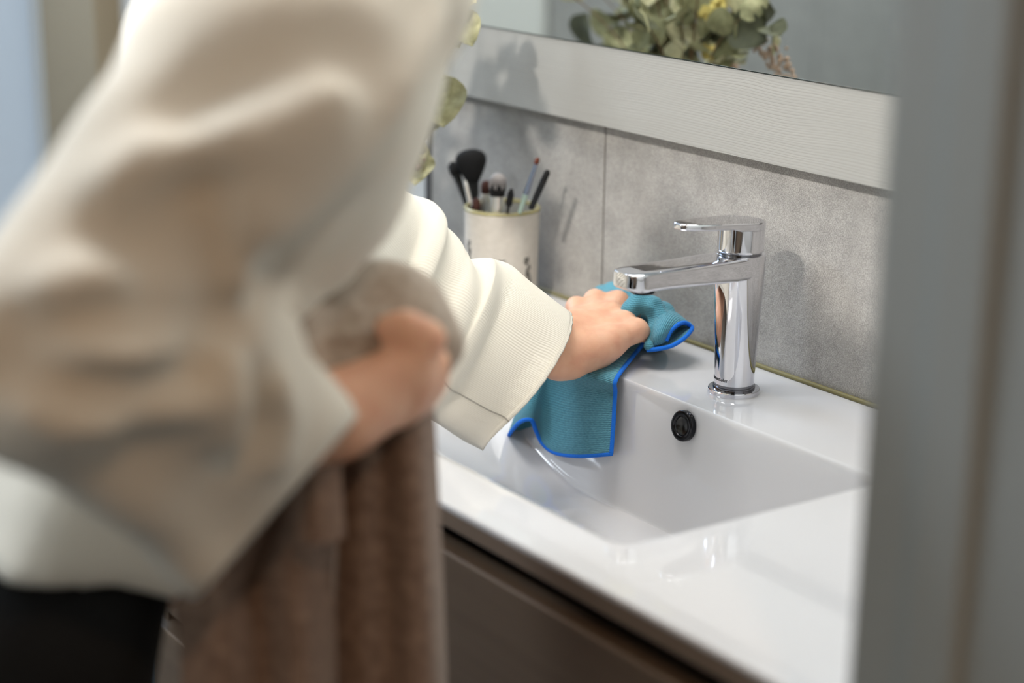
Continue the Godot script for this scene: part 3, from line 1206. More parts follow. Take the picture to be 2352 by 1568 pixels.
# ------------------------------------------------------------------ dried bouquet
var leaf_meshes := []

func leaf_mesh(w: float, l: float, curl: float, tipness: float) -> ArrayMesh:
	var rows := []
	var rows2 := []
	for i in 9:
		var f := float(i) / 8
		var row := PackedVector3Array()
		var row2 := PackedVector3Array()
		var hw := w * 0.5 * pow(sin(PI * pow(clampf(f, 0.0, 1.0), tipness)), 0.75) + 0.0004
		for j in 7:
			var s := -1.0 + j / 3.0
			var p := Vector3(s * hw, curl * (f * f) - 0.25 * curl * sin(f * PI * 2) + absf(s) * hw * 0.28 + 0.0014 * sin(f * 9 + s * 2.0), f * l)
			row.append(p)
			row2.append(p - Vector3(0, 0.0005, 0))
		rows.append(row)
		rows2.append(row2)
	var b := MB.new()
	b.grid(rows, 1, 1, false, false)
	b.grid(rows2, 1, 1, true, false)
	return b.build(Vector3.ZERO)

func add_leaf(parent: Node3D, at: Vector3, along: Vector3, face: Vector3, size: float, kind: int, mtl: String) -> void:
	var o := MeshInstance3D.new()
	o.name = "leaf"
	o.mesh = leaf_meshes[kind % leaf_meshes.size()]
	o.material_override = M[mtl]
	var z := along.normalized()
	var x := face.cross(z)
	x = x.normalized() if x.length() > 0.01 else z.cross(Vector3.UP + Vector3.RIGHT * 0.3).normalized()
	var y := z.cross(x)
	o.transform = Transform3D(Basis(x * size, y * size, z * size), at - parent.position)
	parent.add_child(o, true)

func bouquet() -> void:
	var vp := Vector3(-0.415, CNT, 0.255)
	var v := thing("vase", vp, "squat beige vase holding the dried bouquet behind the person", "vase")
	var b := MB.new()
	b.lathe([Vector2(0.0, 0.0), Vector2(0.034, 0.0), Vector2(0.044, 0.02), Vector2(0.047, 0.06), Vector2(0.040, 0.10), Vector2(0.028, 0.125), Vector2(0.030, 0.138), Vector2(0.027, 0.138), Vector2(0.025, 0.125), Vector2(0.036, 0.09), Vector2(0.040, 0.03), Vector2(0.0, 0.02)], vp, Vector3.UP, 40)
	put("vase_body", b, M.vase, v)
	for k in [[0.034, 0.046, 0.007, 0.8], [0.038, 0.044, -0.009, 0.85], [0.028, 0.044, 0.011, 0.75], [0.046, 0.050, 0.004, 0.9]]:
		leaf_meshes.append(leaf_mesh(k[0], k[1], k[2], k[3]))
	var base := vp + Vector3(0, 0.125, 0)
	var t := thing("dried_bouquet", base, "dried bouquet of olive and cream eucalyptus leaves with yellow flowers", "dried flowers")
	var rng := RandomNumberGenerator.new()
	rng.seed = 11
	var tones := ["leaf_olive", "leaf_sage", "leaf_cream", "leaf_dark", "leaf_olive", "leaf_sage"]
	# stems: tips of the twigs
	var tips := [Vector3(-0.6471, 1.1935, 0.2700), Vector3(-0.5476, 1.1914, 0.2400), Vector3(-0.5575, 1.1550, 0.3000), Vector3(-0.3954, 1.2244, 0.2200), Vector3(-0.3886, 1.2128, 0.2700), Vector3(-0.3193, 1.1689, 0.2500), Vector3(-0.2989, 1.1592, 0.2800), Vector3(-0.5255, 1.1064, 0.3300), Vector3(-0.5648, 1.1018, 0.2500), Vector3(-0.4094, 1.1041, 0.3100), Vector3(-0.6005, 1.2011, 0.1700), Vector3(-0.3865, 1.1730, 0.1500), Vector3(-0.4201, 1.0789, 0.1500), Vector3(-0.4251, 1.0265, 0.1700), Vector3(-0.4918, 1.2789, 0.2600), Vector3(-0.3774, 1.3145, 0.2400), Vector3(-0.6109, 1.3268, 0.2800), Vector3(-0.50, 1.34, 0.24), Vector3(-0.40, 1.40, 0.27), Vector3(-0.34, 1.36, 0.22), Vector3(-0.45, 1.30, 0.18), Vector3(-0.31, 1.27, 0.30), Vector3(-0.54, 1.25, 0.27)]
	var si := 0
	for tip in tips:
		var mid: Vector3 = base.lerp(tip, 0.45) + Vector3(0, 0.05, 0)
		var pth := curve([base + Vector3(0, -0.08, 0), base, mid, tip], 6)
		var st := MB.new()
		st.tube(pth, [0.0016, 0.0016, 0.0015, 0.0015, 0.0014, 0.0014, 0.0013, 0.0013, 0.0012, 0.0012, 0.0011, 0.001, 0.001, 0.0009, 0.0008, 0.0008, 0.0007, 0.0006, 0.0005], 6)
		put("stem", st, M.stem, t)
		if si != 10:
			for k in 6:
				var f := rng.randf_range(8.5, 18.0)
				var p: Vector3 = MB.cr(pth, f)
				var dir := Vector3(rng.randf_range(-1, 1), rng.randf_range(-0.7, 0.8), rng.randf_range(-0.6, 0.6))
				if si in [11, 12, 13]:
					dir.x = -absf(dir.x) * 0.6
				var face := Vector3(rng.randf_range(-1, 1), rng.randf_range(0, 1), rng.randf_range(-1, 1))
				add_leaf(t, p, dir, face, rng.randf_range(0.7, 1.1), rng.randi(), tones[rng.randi() % tones.size()])
		si += 1
	# leaves that stand out in the mirror: where they grow, where they point, tone
	for q in [
		[Vector3(-0.6191, 1.1459, 0.2600), Vector3(-0.6382, 1.0752, 0.2700), "leaf_dark", 1.35, 1], [Vector3(-0.5613, 1.1243, 0.2500), Vector3(-0.6188, 1.1678, 0.2700), "leaf_olive", 1.0, 2], [Vector3(-0.5762, 1.1594, 0.2900), Vector3(-0.5681, 1.1251, 0.2700), "leaf_sage", 0.8, 0],
		[Vector3(-0.5409, 1.1675, 0.3000), Vector3(-0.5693, 1.1316, 0.3000), "leaf_dark", 0.9, 1], [Vector3(-0.5072, 1.1861, 0.3100), Vector3(-0.4932, 1.1401, 0.3000), "leaf_cream", 1.35, 1], [Vector3(-0.5256, 1.1408, 0.3100), Vector3(-0.5743, 1.1351, 0.3300), "leaf_cream", 1.0, 2],
		[Vector3(-0.4576, 1.1431, 0.2900), Vector3(-0.4959, 1.1142, 0.3000), "leaf_sage", 1.1, 1], [Vector3(-0.5022, 1.1178, 0.3200), Vector3(-0.5290, 1.1024, 0.3000), "leaf_olive", 1.2, 3], [Vector3(-0.3579, 1.1499, 0.2700), Vector3(-0.4266, 1.1467, 0.2800), "leaf_dark", 1.15, 2],
		[Vector3(-0.3457, 1.1608, 0.2600), Vector3(-0.3065, 1.1495, 0.2600), "leaf_dark", 1.25, 1], [Vector3(-0.3573, 1.1509, 0.2800), Vector3(-0.3522, 1.1211, 0.2700), "leaf_olive", 1.1, 3], [Vector3(-0.3732, 1.1273, 0.3000), Vector3(-0.3202, 1.1008, 0.2800), "leaf_cream", 1.15, 2],
		[Vector3(-0.3739, 1.1627, 0.2700), Vector3(-0.3978, 1.1859, 0.2800), "leaf_olive", 1.0, 0], [Vector3(-0.3517, 1.1699, 0.2700), Vector3(-0.3424, 1.1961, 0.2700), "leaf_cream", 1.0, 3], [Vector3(-0.4392, 1.1714, 0.2900), Vector3(-0.4216, 1.1944, 0.2800), "leaf_dark", 1.0, 1],
		[Vector3(-0.5426, 1.1573, 0.2800), Vector3(-0.5845, 1.1748, 0.3000), "leaf_cream", 1.0, 0], [Vector3(-0.4588, 1.1127, 0.3000), Vector3(-0.4561, 1.0852, 0.3100), "leaf_dark", 0.9, 3], [Vector3(-0.5626, 1.1007, 0.2700), Vector3(-0.5774, 1.1353, 0.2700), "leaf_dark", 0.9, 1]]:
		var way: Vector3 = q[1] - q[0]
		add_leaf(t, q[0], way, Vector3(rng.randf_range(-0.3, 0.3), rng.randf_range(-0.1, 0.5), -1), q[3], q[4], q[2])
	# leaves that show past the sleeve
	for q in [[Vector3(-0.3862, 1.1910, 0.1400), Vector3(-0.3721, 1.1668, 0.1400), "leaf_sage", 1.0, 0], [Vector3(-0.3968, 1.1620, 0.1400), Vector3(-0.3683, 1.1446, 0.1500), "leaf_olive", 0.7, 2], [Vector3(-0.3913, 1.2138, 0.1400), Vector3(-0.3461, 1.1997, 0.1500), "leaf_cream", 0.8, 1],
		[Vector3(-0.4220, 1.1165, 0.1400), Vector3(-0.4047, 1.0762, 0.1500), "leaf_sage", 1.25, 3], [Vector3(-0.4201, 1.0958, 0.1500), Vector3(-0.4331, 1.0674, 0.1500), "leaf_olive", 1.0, 0], [Vector3(-0.4331, 1.0747, 0.1500), Vector3(-0.4270, 1.0399, 0.1600), "leaf_dark", 0.8, 2],
		[Vector3(-0.4270, 1.0423, 0.1600), Vector3(-0.4447, 1.0174, 0.1600), "leaf_sage", 0.8, 1], [Vector3(-0.4270, 1.0301, 0.1600), Vector3(-0.4208, 1.0149, 0.1700), "leaf_sage", 0.85, 3], [Vector3(-0.4121, 1.0212, 0.1700), Vector3(-0.4519, 1.0024, 0.1700), "leaf_cream", 0.75, 2]]:
		var way: Vector3 = q[1] - q[0]
		add_leaf(t, q[0], way, Vector3(rng.randf_range(0.3, 0.9), 0.2, 0.6), q[3], q[4], q[2])
	# yellow flowers and dusty pink statice
	for q in [[Vector3(-0.4047, 1.1245, 0.2900), 0.017], [Vector3(-0.3900, 1.1644, 0.2600), 0.013], [Vector3(-0.3677, 1.1741, 0.2600), 0.013], [Vector3(-0.5231, 1.1098, 0.2800), 0.012], [Vector3(-0.4434, 1.1252, 0.3000), 0.012], [Vector3(-0.6144, 1.0858, 0.2800), 0.01]]:
		var fb := MB.new()
		for k in 26:
			var d := Vector3(rng.randfn(), rng.randfn(), rng.randfn()).normalized()
			ball(fb, q[0] + d * q[1] * rng.randf_range(0.55, 0.9), q[1] * rng.randf_range(0.28, 0.42), 6)
		put("yellow_flower", fb, M.yellow, t)
	for q in [[Vector3(-0.3230, 1.1390, 0.2800), Vector3(-0.2857, 1.1071, 0.2850)], [Vector3(-0.4175, 1.1085, 0.3100), Vector3(-0.3672, 1.0964, 0.3000)], [Vector3(-0.2899, 1.1349, 0.2800), Vector3(-0.2705, 1.0962, 0.2850)], [Vector3(-0.4252, 1.0191, 0.1700), Vector3(-0.4385, 1.0046, 0.1700)]]:
		var sb := MB.new()
		for k in 46:
			var p: Vector3 = q[0].lerp(q[1], rng.randf())
			p += Vector3(rng.randfn(), rng.randfn(), rng.randfn()) * 0.0042
			ball(sb, p, rng.randf_range(0.0018, 0.0036), 5)
		put("statice_cluster", sb, M.statice, t)

func ball(b: MB, c: Vector3, r: float, seg: int) -> void:
	var p := []
	for i in seg + 1:
		var a := PI * i / seg
		p.append(Vector2(sin(a) * r, -cos(a) * r))
	b.lathe(p, c, Vector3.UP, seg + 2)

# ------------------------------------------------------------------ blue cleaning cloth
func cleaning_cloth() -> void:
	var t := thing("cleaning_cloth", Vector3(-0.1237, 0.8500, 0.1360), "teal microfibre cloth with bright blue piping draped over the basin rim", "cloth")
	var net := [
		[Vector3(-0.2293, 0.8585, 0.1324), Vector3(-0.2278, 0.8585, 0.1301), Vector3(-0.2260, 0.8585, 0.1274), Vector3(-0.2234, 0.8585, 0.1235), Vector3(-0.2200, 0.8585, 0.1185), Vector3(-0.2163, 0.8585, 0.1131), Vector3(-0.2116, 0.8585, 0.1062), Vector3(-0.2064, 0.8585, 0.0985), Vector3(-0.1991, 0.8585, 0.0877), Vector3(-0.1838, 0.8585, 0.0751), Vector3(-0.1563, 0.8585, 0.0632)],
		[Vector3(-0.2024, 0.8560, 0.1668), Vector3(-0.2011, 0.8560, 0.1667), Vector3(-0.1991, 0.8560, 0.1665), Vector3(-0.1944, 0.8560, 0.1661), Vector3(-0.1863, 0.8560, 0.1654), Vector3(-0.1777, 0.8560, 0.1646), Vector3(-0.1678, 0.8560, 0.1638), Vector3(-0.1548, 0.8560, 0.1626), Vector3(-0.1367, 0.8560, 0.1611), Vector3(-0.1133, 0.8560, 0.1590), Vector3(-0.0866, 0.8560, 0.1567)],
		[Vector3(-0.2176, 0.8209, 0.1580), Vector3(-0.2169, 0.8227, 0.1620), Vector3(-0.2134, 0.8255, 0.1670), Vector3(-0.2065, 0.8288, 0.1700), Vector3(-0.1964, 0.8318, 0.1720), Vector3(-0.1900, 0.8312, 0.1700), Vector3(-0.1860, 0.8285, 0.1650), Vector3(-0.1756, 0.8268, 0.1610), Vector3(-0.1557, 0.8281, 0.1600), Vector3(-0.1218, 0.8336, 0.1610), Vector3(-0.0870, 0.8388, 0.1585)],
		[Vector3(-0.2212, 0.7800, 0.1580), Vector3(-0.2308, 0.7793, 0.1630), Vector3(-0.2291, 0.7836, 0.1730), Vector3(-0.2152, 0.7937, 0.1800), Vector3(-0.1978, 0.8012, 0.1840), Vector3(-0.1910, 0.8004, 0.1800), Vector3(-0.1934, 0.7901, 0.1700), Vector3(-0.1839, 0.7859, 0.1640), Vector3(-0.1579, 0.7883, 0.1630), Vector3(-0.1197, 0.7977, 0.1650), Vector3(-0.0829, 0.8082, 0.1630)],
		[Vector3(-0.2223, 0.7488, 0.1560), Vector3(-0.2415, 0.7438, 0.1620), Vector3(-0.2424, 0.7489, 0.1760), Vector3(-0.2190, 0.7695, 0.1860), Vector3(-0.2001, 0.7839, 0.1900), Vector3(-0.1888, 0.7878, 0.1860), Vector3(-0.1934, 0.7729, 0.1760), Vector3(-0.1895, 0.7583, 0.1700), Vector3(-0.1708, 0.7526, 0.1670), Vector3(-0.1278, 0.7628, 0.1700), Vector3(-0.0790, 0.7794, 0.1680)]
	]
	var b := MB.new()
	var mid: Array = b.sheet(net, 80, 64, 0.0030, 1.55, 1.9)
	# crumpled part behind the fingers
	put("draped_part", b, M.micro, t)
	var f := Field.new()
	f.k = 0.007
	f.chain([Vector3(-0.2744, 0.8822, 0.0260), Vector3(-0.2519, 0.8892, 0.0260), Vector3(-0.2210, 0.8897, 0.0300), Vector3(-0.1965, 0.8847, 0.0350)], [0.0085, 0.0095, 0.01, 0.01])
	f.chain([Vector3(-0.2481, 0.8812, 0.0400), Vector3(-0.2140, 0.8872, 0.0450), Vector3(-0.1824, 0.8830, 0.0500)], [0.012, 0.012, 0.012])
	f.chain([Vector3(-0.1412, 0.8883, 0.0980), Vector3(-0.1469, 0.9015, 0.0920), Vector3(-0.1447, 0.9095, 0.0800), Vector3(-0.1330, 0.9044, 0.0720), Vector3(-0.1221, 0.8933, 0.0720), Vector3(-0.1133, 0.8812, 0.0850), Vector3(-0.1058, 0.8748, 0.1000)], [0.0068, 0.0085, 0.01, 0.0105, 0.0095, 0.0085, 0.006])
	f.chain([Vector3(-0.1600, 0.8850, 0.0750), Vector3(-0.1470, 0.8817, 0.0650)], [0.007, 0.008])
	f.chain([Vector3(-0.1682, 0.8606, 0.0550), Vector3(-0.1493, 0.8620, 0.0500)], [0.012, 0.012])
	f.chain([Vector3(-0.1371, 0.8966, 0.0550), Vector3(-0.1253, 0.8860, 0.0600), Vector3(-0.1143, 0.8747, 0.0750)], [0.01, 0.0115, 0.009])
	f.chain([Vector3(-0.1487, 0.8939, 0.0550), Vector3(-0.1371, 0.8925, 0.0500), Vector3(-0.1275, 0.8847, 0.0550)], [0.009, 0.0085, 0.008])
	f.fold([Vector3(-0.1310, 0.8921, 0.0980), Vector3(-0.1288, 0.9001, 0.0920), Vector3(-0.1231, 0.8984, 0.0850)], -0.0125, 0.0055)
	f.fold([Vector3(-0.1207, 0.8927, 0.0950), Vector3(-0.1141, 0.8902, 0.0900)], -0.006, 0.005)
	f.fold([Vector3(-0.1216, 0.9102, 0.0750), Vector3(-0.1128, 0.8983, 0.0750), Vector3(-0.1028, 0.8822, 0.0900)], -0.0055, 0.0038)
	f.fold([Vector3(-0.1327, 0.9029, 0.1040), Vector3(-0.1296, 0.9122, 0.1000), Vector3(-0.1241, 0.9169, 0.0920)], 0.0018, 0.003)
	f.fold([Vector3(-0.1211, 0.9086, 0.1000), Vector3(-0.1124, 0.9091, 0.0900), Vector3(-0.1059, 0.8974, 0.0880)], 0.0022, 0.003)
	f.fold([Vector3(-0.2389, 0.8961, 0.0400), Vector3(-0.2156, 0.8949, 0.0500)], -0.003, 0.004)
	f.fold([Vector3(-0.2071, 0.8980, 0.0450), Vector3(-0.1922, 0.8933, 0.0500)], -0.0035, 0.004)
	f.ripple = noise(30.0, 2, 91)
	f.ripple_amp = 0.0022
	b = MB.new()
	f.mesh(b, 0.0017, 0.006)
	put("crumpled_part", b, M.micro_tri, t)
	b = MB.new()
	b.sheet([[Vector3(-0.1054, 0.8746, 0.0980), Vector3(-0.1061, 0.8838, 0.0960), Vector3(-0.1118, 0.8936, 0.0880), Vector3(-0.1268, 0.8990, 0.0700), Vector3(-0.1416, 0.8991, 0.0500)], [Vector3(-0.0979, 0.8771, 0.0940), Vector3(-0.0945, 0.8881, 0.0940), Vector3(-0.0997, 0.8973, 0.0840), Vector3(-0.1110, 0.9001, 0.0660), Vector3(-0.1239, 0.8950, 0.0460)], [Vector3(-0.0951, 0.8793, 0.0860), Vector3(-0.0958, 0.8888, 0.0800), Vector3(-0.0973, 0.8933, 0.0700), Vector3(-0.1017, 0.8928, 0.0560), Vector3(-0.1018, 0.8874, 0.0460)]], 24, 20, 0.0028, 0.5, 0.45)
	b.sheet([[Vector3(-0.1332, 0.8677, 0.0750), Vector3(-0.1388, 0.8768, 0.0550), Vector3(-0.1309, 0.8858, 0.0460), Vector3(-0.1194, 0.8889, 0.0400), Vector3(-0.1078, 0.8865, 0.0400)], [Vector3(-0.1169, 0.8689, 0.0920), Vector3(-0.1177, 0.8712, 0.0760), Vector3(-0.1159, 0.8774, 0.0600), Vector3(-0.1092, 0.8835, 0.0500), Vector3(-0.1012, 0.8859, 0.0440)], [Vector3(-0.1065, 0.8698, 0.1015), Vector3(-0.0964, 0.8725, 0.0945), Vector3(-0.0890, 0.8759, 0.0830), Vector3(-0.0871, 0.8817, 0.0690), Vector3(-0.0966, 0.8861, 0.0500)]], 24, 12, 0.0026, 0.5, 0.2)
	put("folded_corner", b, M.micro, t)
	# piping: along the right edge and the hem, and round the loop by the tap
	var edge := []
	for r in range(0, mid.size()):
		edge.append(mid[r][80])
	for c in range(79, -1, -1):
		edge.append(mid[mid.size() - 1][c])
	b = MB.new()
	b.tube(edge, [0.0023], 8)
	b.tube(curve([Vector3(-0.1053, 0.8703, 0.1025), Vector3(-0.0953, 0.8730, 0.0955), Vector3(-0.0878, 0.8763, 0.0840), Vector3(-0.0860, 0.8821, 0.0700), Vector3(-0.0950, 0.8858, 0.0520), Vector3(-0.1003, 0.8881, 0.0480), Vector3(-0.1006, 0.8932, 0.0570), Vector3(-0.0962, 0.8937, 0.0710), Vector3(-0.0947, 0.8892, 0.0810), Vector3(-0.0940, 0.8802, 0.0870)], 6), [0.0023], 8)
	var pp := put("piping", b, M.piping, t)
	pp.set_meta("label", "bright blue piping")

# ------------------------------------------------------------------ the person
func person() -> void:
	var t := thing("person", Vector3(0.1904, 0.0000, 0.8523), "person in a loose cream sweater and black trousers, wiping the basin", "person")
	var skin := MB.new()
	var f := Field.new()
	f.k = 0.05
	f.chain([Vector3(0.1221, 0.8954, 0.7645), Vector3(0.1274, 0.9365, 0.7195), Vector3(0.1196, 1.0595, 0.6953), Vector3(0.0799, 1.2330, 0.6193), Vector3(0.0485, 1.3162, 0.6029), Vector3(-0.0197, 1.3820, 0.5923)], [0.045, 0.055, 0.048, 0.06, 0.045, 0.04])
	f.chain([Vector3(0.0616, 1.3079, 0.6069), Vector3(0.2414, 1.3014, 0.6652)], [0.05, 0.042])
	f.chain([Vector3(0.0737, 1.2810, 0.6038), Vector3(-0.0928, 1.2251, 0.5585)], [0.05, 0.045])
	f.chain([Vector3(0.2414, 1.3014, 0.6652), Vector3(0.3413, 1.1152, 0.9114), Vector3(0.3272, 1.0798, 0.8517), Vector3(0.2507, 0.9995, 0.7058)], [0.042, 0.03, 0.026, 0.021])
	f.chain([Vector3(-0.0928, 1.2251, 0.5585), Vector3(-0.1460, 1.0439, 0.4574), Vector3(-0.1574, 0.9437, 0.3475), Vector3(-0.1409, 0.8819, 0.2211)], [0.042, 0.032, 0.027, 0.023])
	f.chain([Vector3(0.1220, 0.9500, 0.7800), Vector3(0.1220, 0.8600, 0.8500), Vector3(0.1220, 0.4800, 0.8500), Vector3(0.1220, 0.0800, 0.8500), Vector3(0.0620, 0.0500, 0.7100)], [0.04, 0.055, 0.045, 0.032, 0.028])
	f.chain([Vector3(-0.0300, 0.9500, 0.7800), Vector3(-0.0300, 0.8600, 0.8750), Vector3(-0.0300, 0.4800, 0.8750), Vector3(-0.0300, 0.0800, 0.8750), Vector3(-0.0900, 0.0500, 0.7350)], [0.04, 0.055, 0.045, 0.032, 0.028])
	f.mesh(skin, 0.016)
	f = Field.new()
	f.k = 0.010
	f.chain([Vector3(-0.1397, 0.8864, 0.2383), Vector3(-0.1401, 0.8831, 0.2054)], [0.024, 0.0235])
	f.chain([Vector3(-0.1327, 0.8734, 0.1915), Vector3(-0.1417, 0.8906, 0.1041)], [0.019, 0.0115])
	f.chain([Vector3(-0.1369, 0.8797, 0.1940), Vector3(-0.1666, 0.8937, 0.1012)], [0.019, 0.0115])
	f.chain([Vector3(-0.1405, 0.8859, 0.1958), Vector3(-0.1808, 0.8919, 0.1107)], [0.019, 0.0115])
	f.chain([Vector3(-0.1430, 0.8922, 0.1962), Vector3(-0.1844, 0.8868, 0.1286)], [0.019, 0.0115])
	f.chain([Vector3(-0.1844, 0.8868, 0.1286), Vector3(-0.2142, 0.8915, 0.1086), Vector3(-0.2293, 0.8719, 0.0950), Vector3(-0.2200, 0.8666, 0.0938)], [0.0105, 0.0098, 0.008, 0.007])
	f.chain([Vector3(-0.1808, 0.8919, 0.1107), Vector3(-0.2167, 0.8940, 0.0811), Vector3(-0.2280, 0.8740, 0.0659), Vector3(-0.2152, 0.8686, 0.0689)], [0.0108, 0.0108, 0.0085, 0.0075])
	f.chain([Vector3(-0.1666, 0.8937, 0.1012), Vector3(-0.2038, 0.8924, 0.0610), Vector3(-0.2124, 0.8725, 0.0457), Vector3(-0.1976, 0.8680, 0.0542)], [0.011, 0.011, 0.0088, 0.0078])
	f.chain([Vector3(-0.1417, 0.8906, 0.1041), Vector3(-0.1695, 0.8870, 0.0629), Vector3(-0.1770, 0.8736, 0.0499), Vector3(-0.1674, 0.8693, 0.0566)], [0.0108, 0.0096, 0.0082, 0.0074])
	f.chain([Vector3(-0.1301, 0.8735, 0.1880), Vector3(-0.1186, 0.8811, 0.1425), Vector3(-0.1196, 0.8885, 0.1051), Vector3(-0.1232, 0.8807, 0.0912)], [0.023, 0.0155, 0.0105, 0.0085])
	f.chain([Vector3(-0.1305, 0.8707, 0.1987), Vector3(-0.1205, 0.8752, 0.1566)], [0.02, 0.018])
	f.chain([Vector3(-0.1210, 0.8702, 0.2159), Vector3(-0.1156, 0.8643, 0.1870)], [0.0115, 0.0085])
	f.fold([Vector3(0.0794, 0.9907, 0.3339), Vector3(0.0797, 0.9825, 0.3373), Vector3(0.0757, 0.9749, 0.3461)], -0.0036, 0.0048)
	f.fold([Vector3(0.0889, 0.9952, 0.3195), Vector3(0.0885, 0.9874, 0.3237), Vector3(0.0837, 0.9773, 0.3347)], -0.004, 0.0046)
	f.fold([Vector3(0.0985, 0.9934, 0.3083), Vector3(0.0978, 0.9848, 0.3131), Vector3(0.0936, 0.9775, 0.3218)], -0.0042, 0.0046)
	f.fold([Vector3(0.0931, 0.9854, 0.3188), Vector3(0.0839, 0.9719, 0.3370), Vector3(0.0760, 0.9628, 0.3517)], 0.0019, 0.0036)
	f.fold([Vector3(0.0850, 0.9858, 0.3289), Vector3(0.0761, 0.9717, 0.3473)], 0.0016, 0.0032)
	f.fold([Vector3(0.1016, 0.9785, 0.3113), Vector3(0.0931, 0.9668, 0.3277)], 0.0013, 0.0036)
	f.fold([Vector3(0.0780, 0.9458, 0.3575), Vector3(0.0867, 0.9471, 0.3456), Vector3(0.0947, 0.9509, 0.3333)], 0.0014, 0.003)
	f.mesh(skin, 0.0024, 0.006)
	f = Field.new()
	f.k = 0.012
	f.chain([Vector3(0.2474, 1.0063, 0.7070), Vector3(0.2482, 1.0105, 0.6810)], [0.027, 0.0265])
	f.chain([Vector3(0.2469, 1.0160, 0.6801), Vector3(0.2510, 1.0396, 0.6244)], [0.022, 0.0135])
	f.chain([Vector3(0.2463, 1.0113, 0.6798), Vector3(0.2491, 1.0280, 0.6204)], [0.022, 0.013])
	f.chain([Vector3(0.2481, 1.0071, 0.6793), Vector3(0.2462, 1.0162, 0.6214)], [0.022, 0.0125])
	f.chain([Vector3(0.2496, 1.0044, 0.6786), Vector3(0.2423, 1.0056, 0.6267)], [0.02, 0.0118])
	f.chain([Vector3(0.2510, 1.0396, 0.6244), Vector3(0.2545, 1.0538, 0.6126), Vector3(0.2481, 1.0623, 0.6258), Vector3(0.2408, 1.0622, 0.6357)], [0.0128, 0.0105, 0.0095, 0.0078])
	f.chain([Vector3(0.2491, 1.0280, 0.6204), Vector3(0.2324, 1.0275, 0.5943), Vector3(0.2020, 1.0230, 0.5850), Vector3(0.1943, 1.0243, 0.5947)], [0.0125, 0.0105, 0.0095, 0.008])
	f.chain([Vector3(0.2462, 1.0162, 0.6214), Vector3(0.2286, 1.0123, 0.5946), Vector3(0.2017, 1.0096, 0.5867), Vector3(0.1963, 1.0124, 0.5979)], [0.012, 0.0102, 0.009, 0.008])
	f.chain([Vector3(0.2423, 1.0056, 0.6267), Vector3(0.2264, 1.0012, 0.6031), Vector3(0.2047, 1.0001, 0.5979), Vector3(0.2001, 1.0036, 0.6059)], [0.0112, 0.0095, 0.0085, 0.0075])
	f.chain([Vector3(0.2419, 1.0137, 0.6670), Vector3(0.2247, 1.0286, 0.6390), Vector3(0.2219, 1.0402, 0.6196), Vector3(0.2256, 1.0431, 0.6131)], [0.018, 0.0145, 0.0115, 0.009])
	f.mesh(skin, 0.003, 0.006)
	put("body", skin, M.skin, t)
	var sw := MB.new()
	f = Field.new()
	f.k = 0.022
	f.chain([Vector3(0.1532, 1.3056, 0.6420), Vector3(0.2492, 1.2996, 0.6730)], [0.085, 0.076])
	f.chain([Vector3(0.2492, 1.2996, 0.6730), Vector3(0.3035, 1.2424, 0.7506), Vector3(0.3445, 1.1166, 0.9151)], [0.085, 0.08, 0.058])
	f.chain([Vector3(0.3484, 1.1253, 0.8968), Vector3(0.3374, 1.1035, 0.8262), Vector3(0.2770, 0.9935, 0.6822)], [0.05, 0.038, 0.018])
	f.chain([Vector3(0.3446, 1.1186, 0.9053), Vector3(0.3342, 1.0870, 0.8387), Vector3(0.2814, 0.9779, 0.7015)], [0.05, 0.04, 0.024])
	f.chain([Vector3(0.3445, 1.1166, 0.9151), Vector3(0.3292, 1.0716, 0.8530), Vector3(0.2875, 0.9605, 0.7280)], [0.05, 0.042, 0.028])
	f.chain([Vector3(0.3447, 1.1133, 0.9165), Vector3(0.3312, 1.0576, 0.8573), Vector3(0.2976, 0.9405, 0.7593)], [0.042, 0.038, 0.024])
	f.chain([Vector3(0.3455, 1.1100, 0.9171), Vector3(0.3278, 1.0429, 0.8604), Vector3(0.3027, 0.9206, 0.7886)], [0.036, 0.03, 0.015])
	f.chain([Vector3(0.3374, 1.1035, 0.8262), Vector3(0.3051, 1.0791, 0.7769), Vector3(0.2828, 1.0356, 0.7235)], [0.038, 0.028, 0.018])
	f.fold([Vector3(0.3739, 1.2071, 0.8768), Vector3(0.3760, 1.2188, 0.8554), Vector3(0.3801, 1.2234, 0.8374), Vector3(0.3837, 1.2285, 0.8138), Vector3(0.3887, 1.2438, 0.7690)], 0.03, 0.018)
	f.fold([Vector3(0.3704, 1.2390, 0.8369), Vector3(0.3723, 1.2502, 0.8172), Vector3(0.3800, 1.2594, 0.7901), Vector3(0.3855, 1.2688, 0.7503)], -0.018, 0.022)
	f.fold([Vector3(0.3831, 1.1969, 0.8720), Vector3(0.3866, 1.2028, 0.8490), Vector3(0.3897, 1.2041, 0.8255)], -0.03075, 0.022)
	f.fold([Vector3(0.3889, 1.1836, 0.8754), Vector3(0.3917, 1.1869, 0.8523), Vector3(0.3925, 1.1885, 0.8263)], -0.03075, 0.022)
	f.fold([Vector3(0.3949, 1.1695, 0.8717), Vector3(0.3953, 1.1689, 0.8499), Vector3(0.3927, 1.1713, 0.8283)], -0.03075, 0.022)
	f.fold([Vector3(0.3853, 1.2232, 0.8159), Vector3(0.3910, 1.1987, 0.8167), Vector3(0.3911, 1.1729, 0.8166), Vector3(0.3814, 1.1420, 0.8156)], 0.0195, 0.012)
	f.fold([Vector3(0.3925, 1.1583, 0.9229), Vector3(0.3945, 1.1644, 0.9003), Vector3(0.3976, 1.1611, 0.8807), Vector3(0.3969, 1.1496, 0.8590)], 0.021, 0.016)
	f.fold([Vector3(0.3931, 1.1447, 0.9421), Vector3(0.4005, 1.1492, 0.9177), Vector3(0.4026, 1.1463, 0.8862), Vector3(0.3881, 1.1349, 0.8350)], -0.039, 0.012)
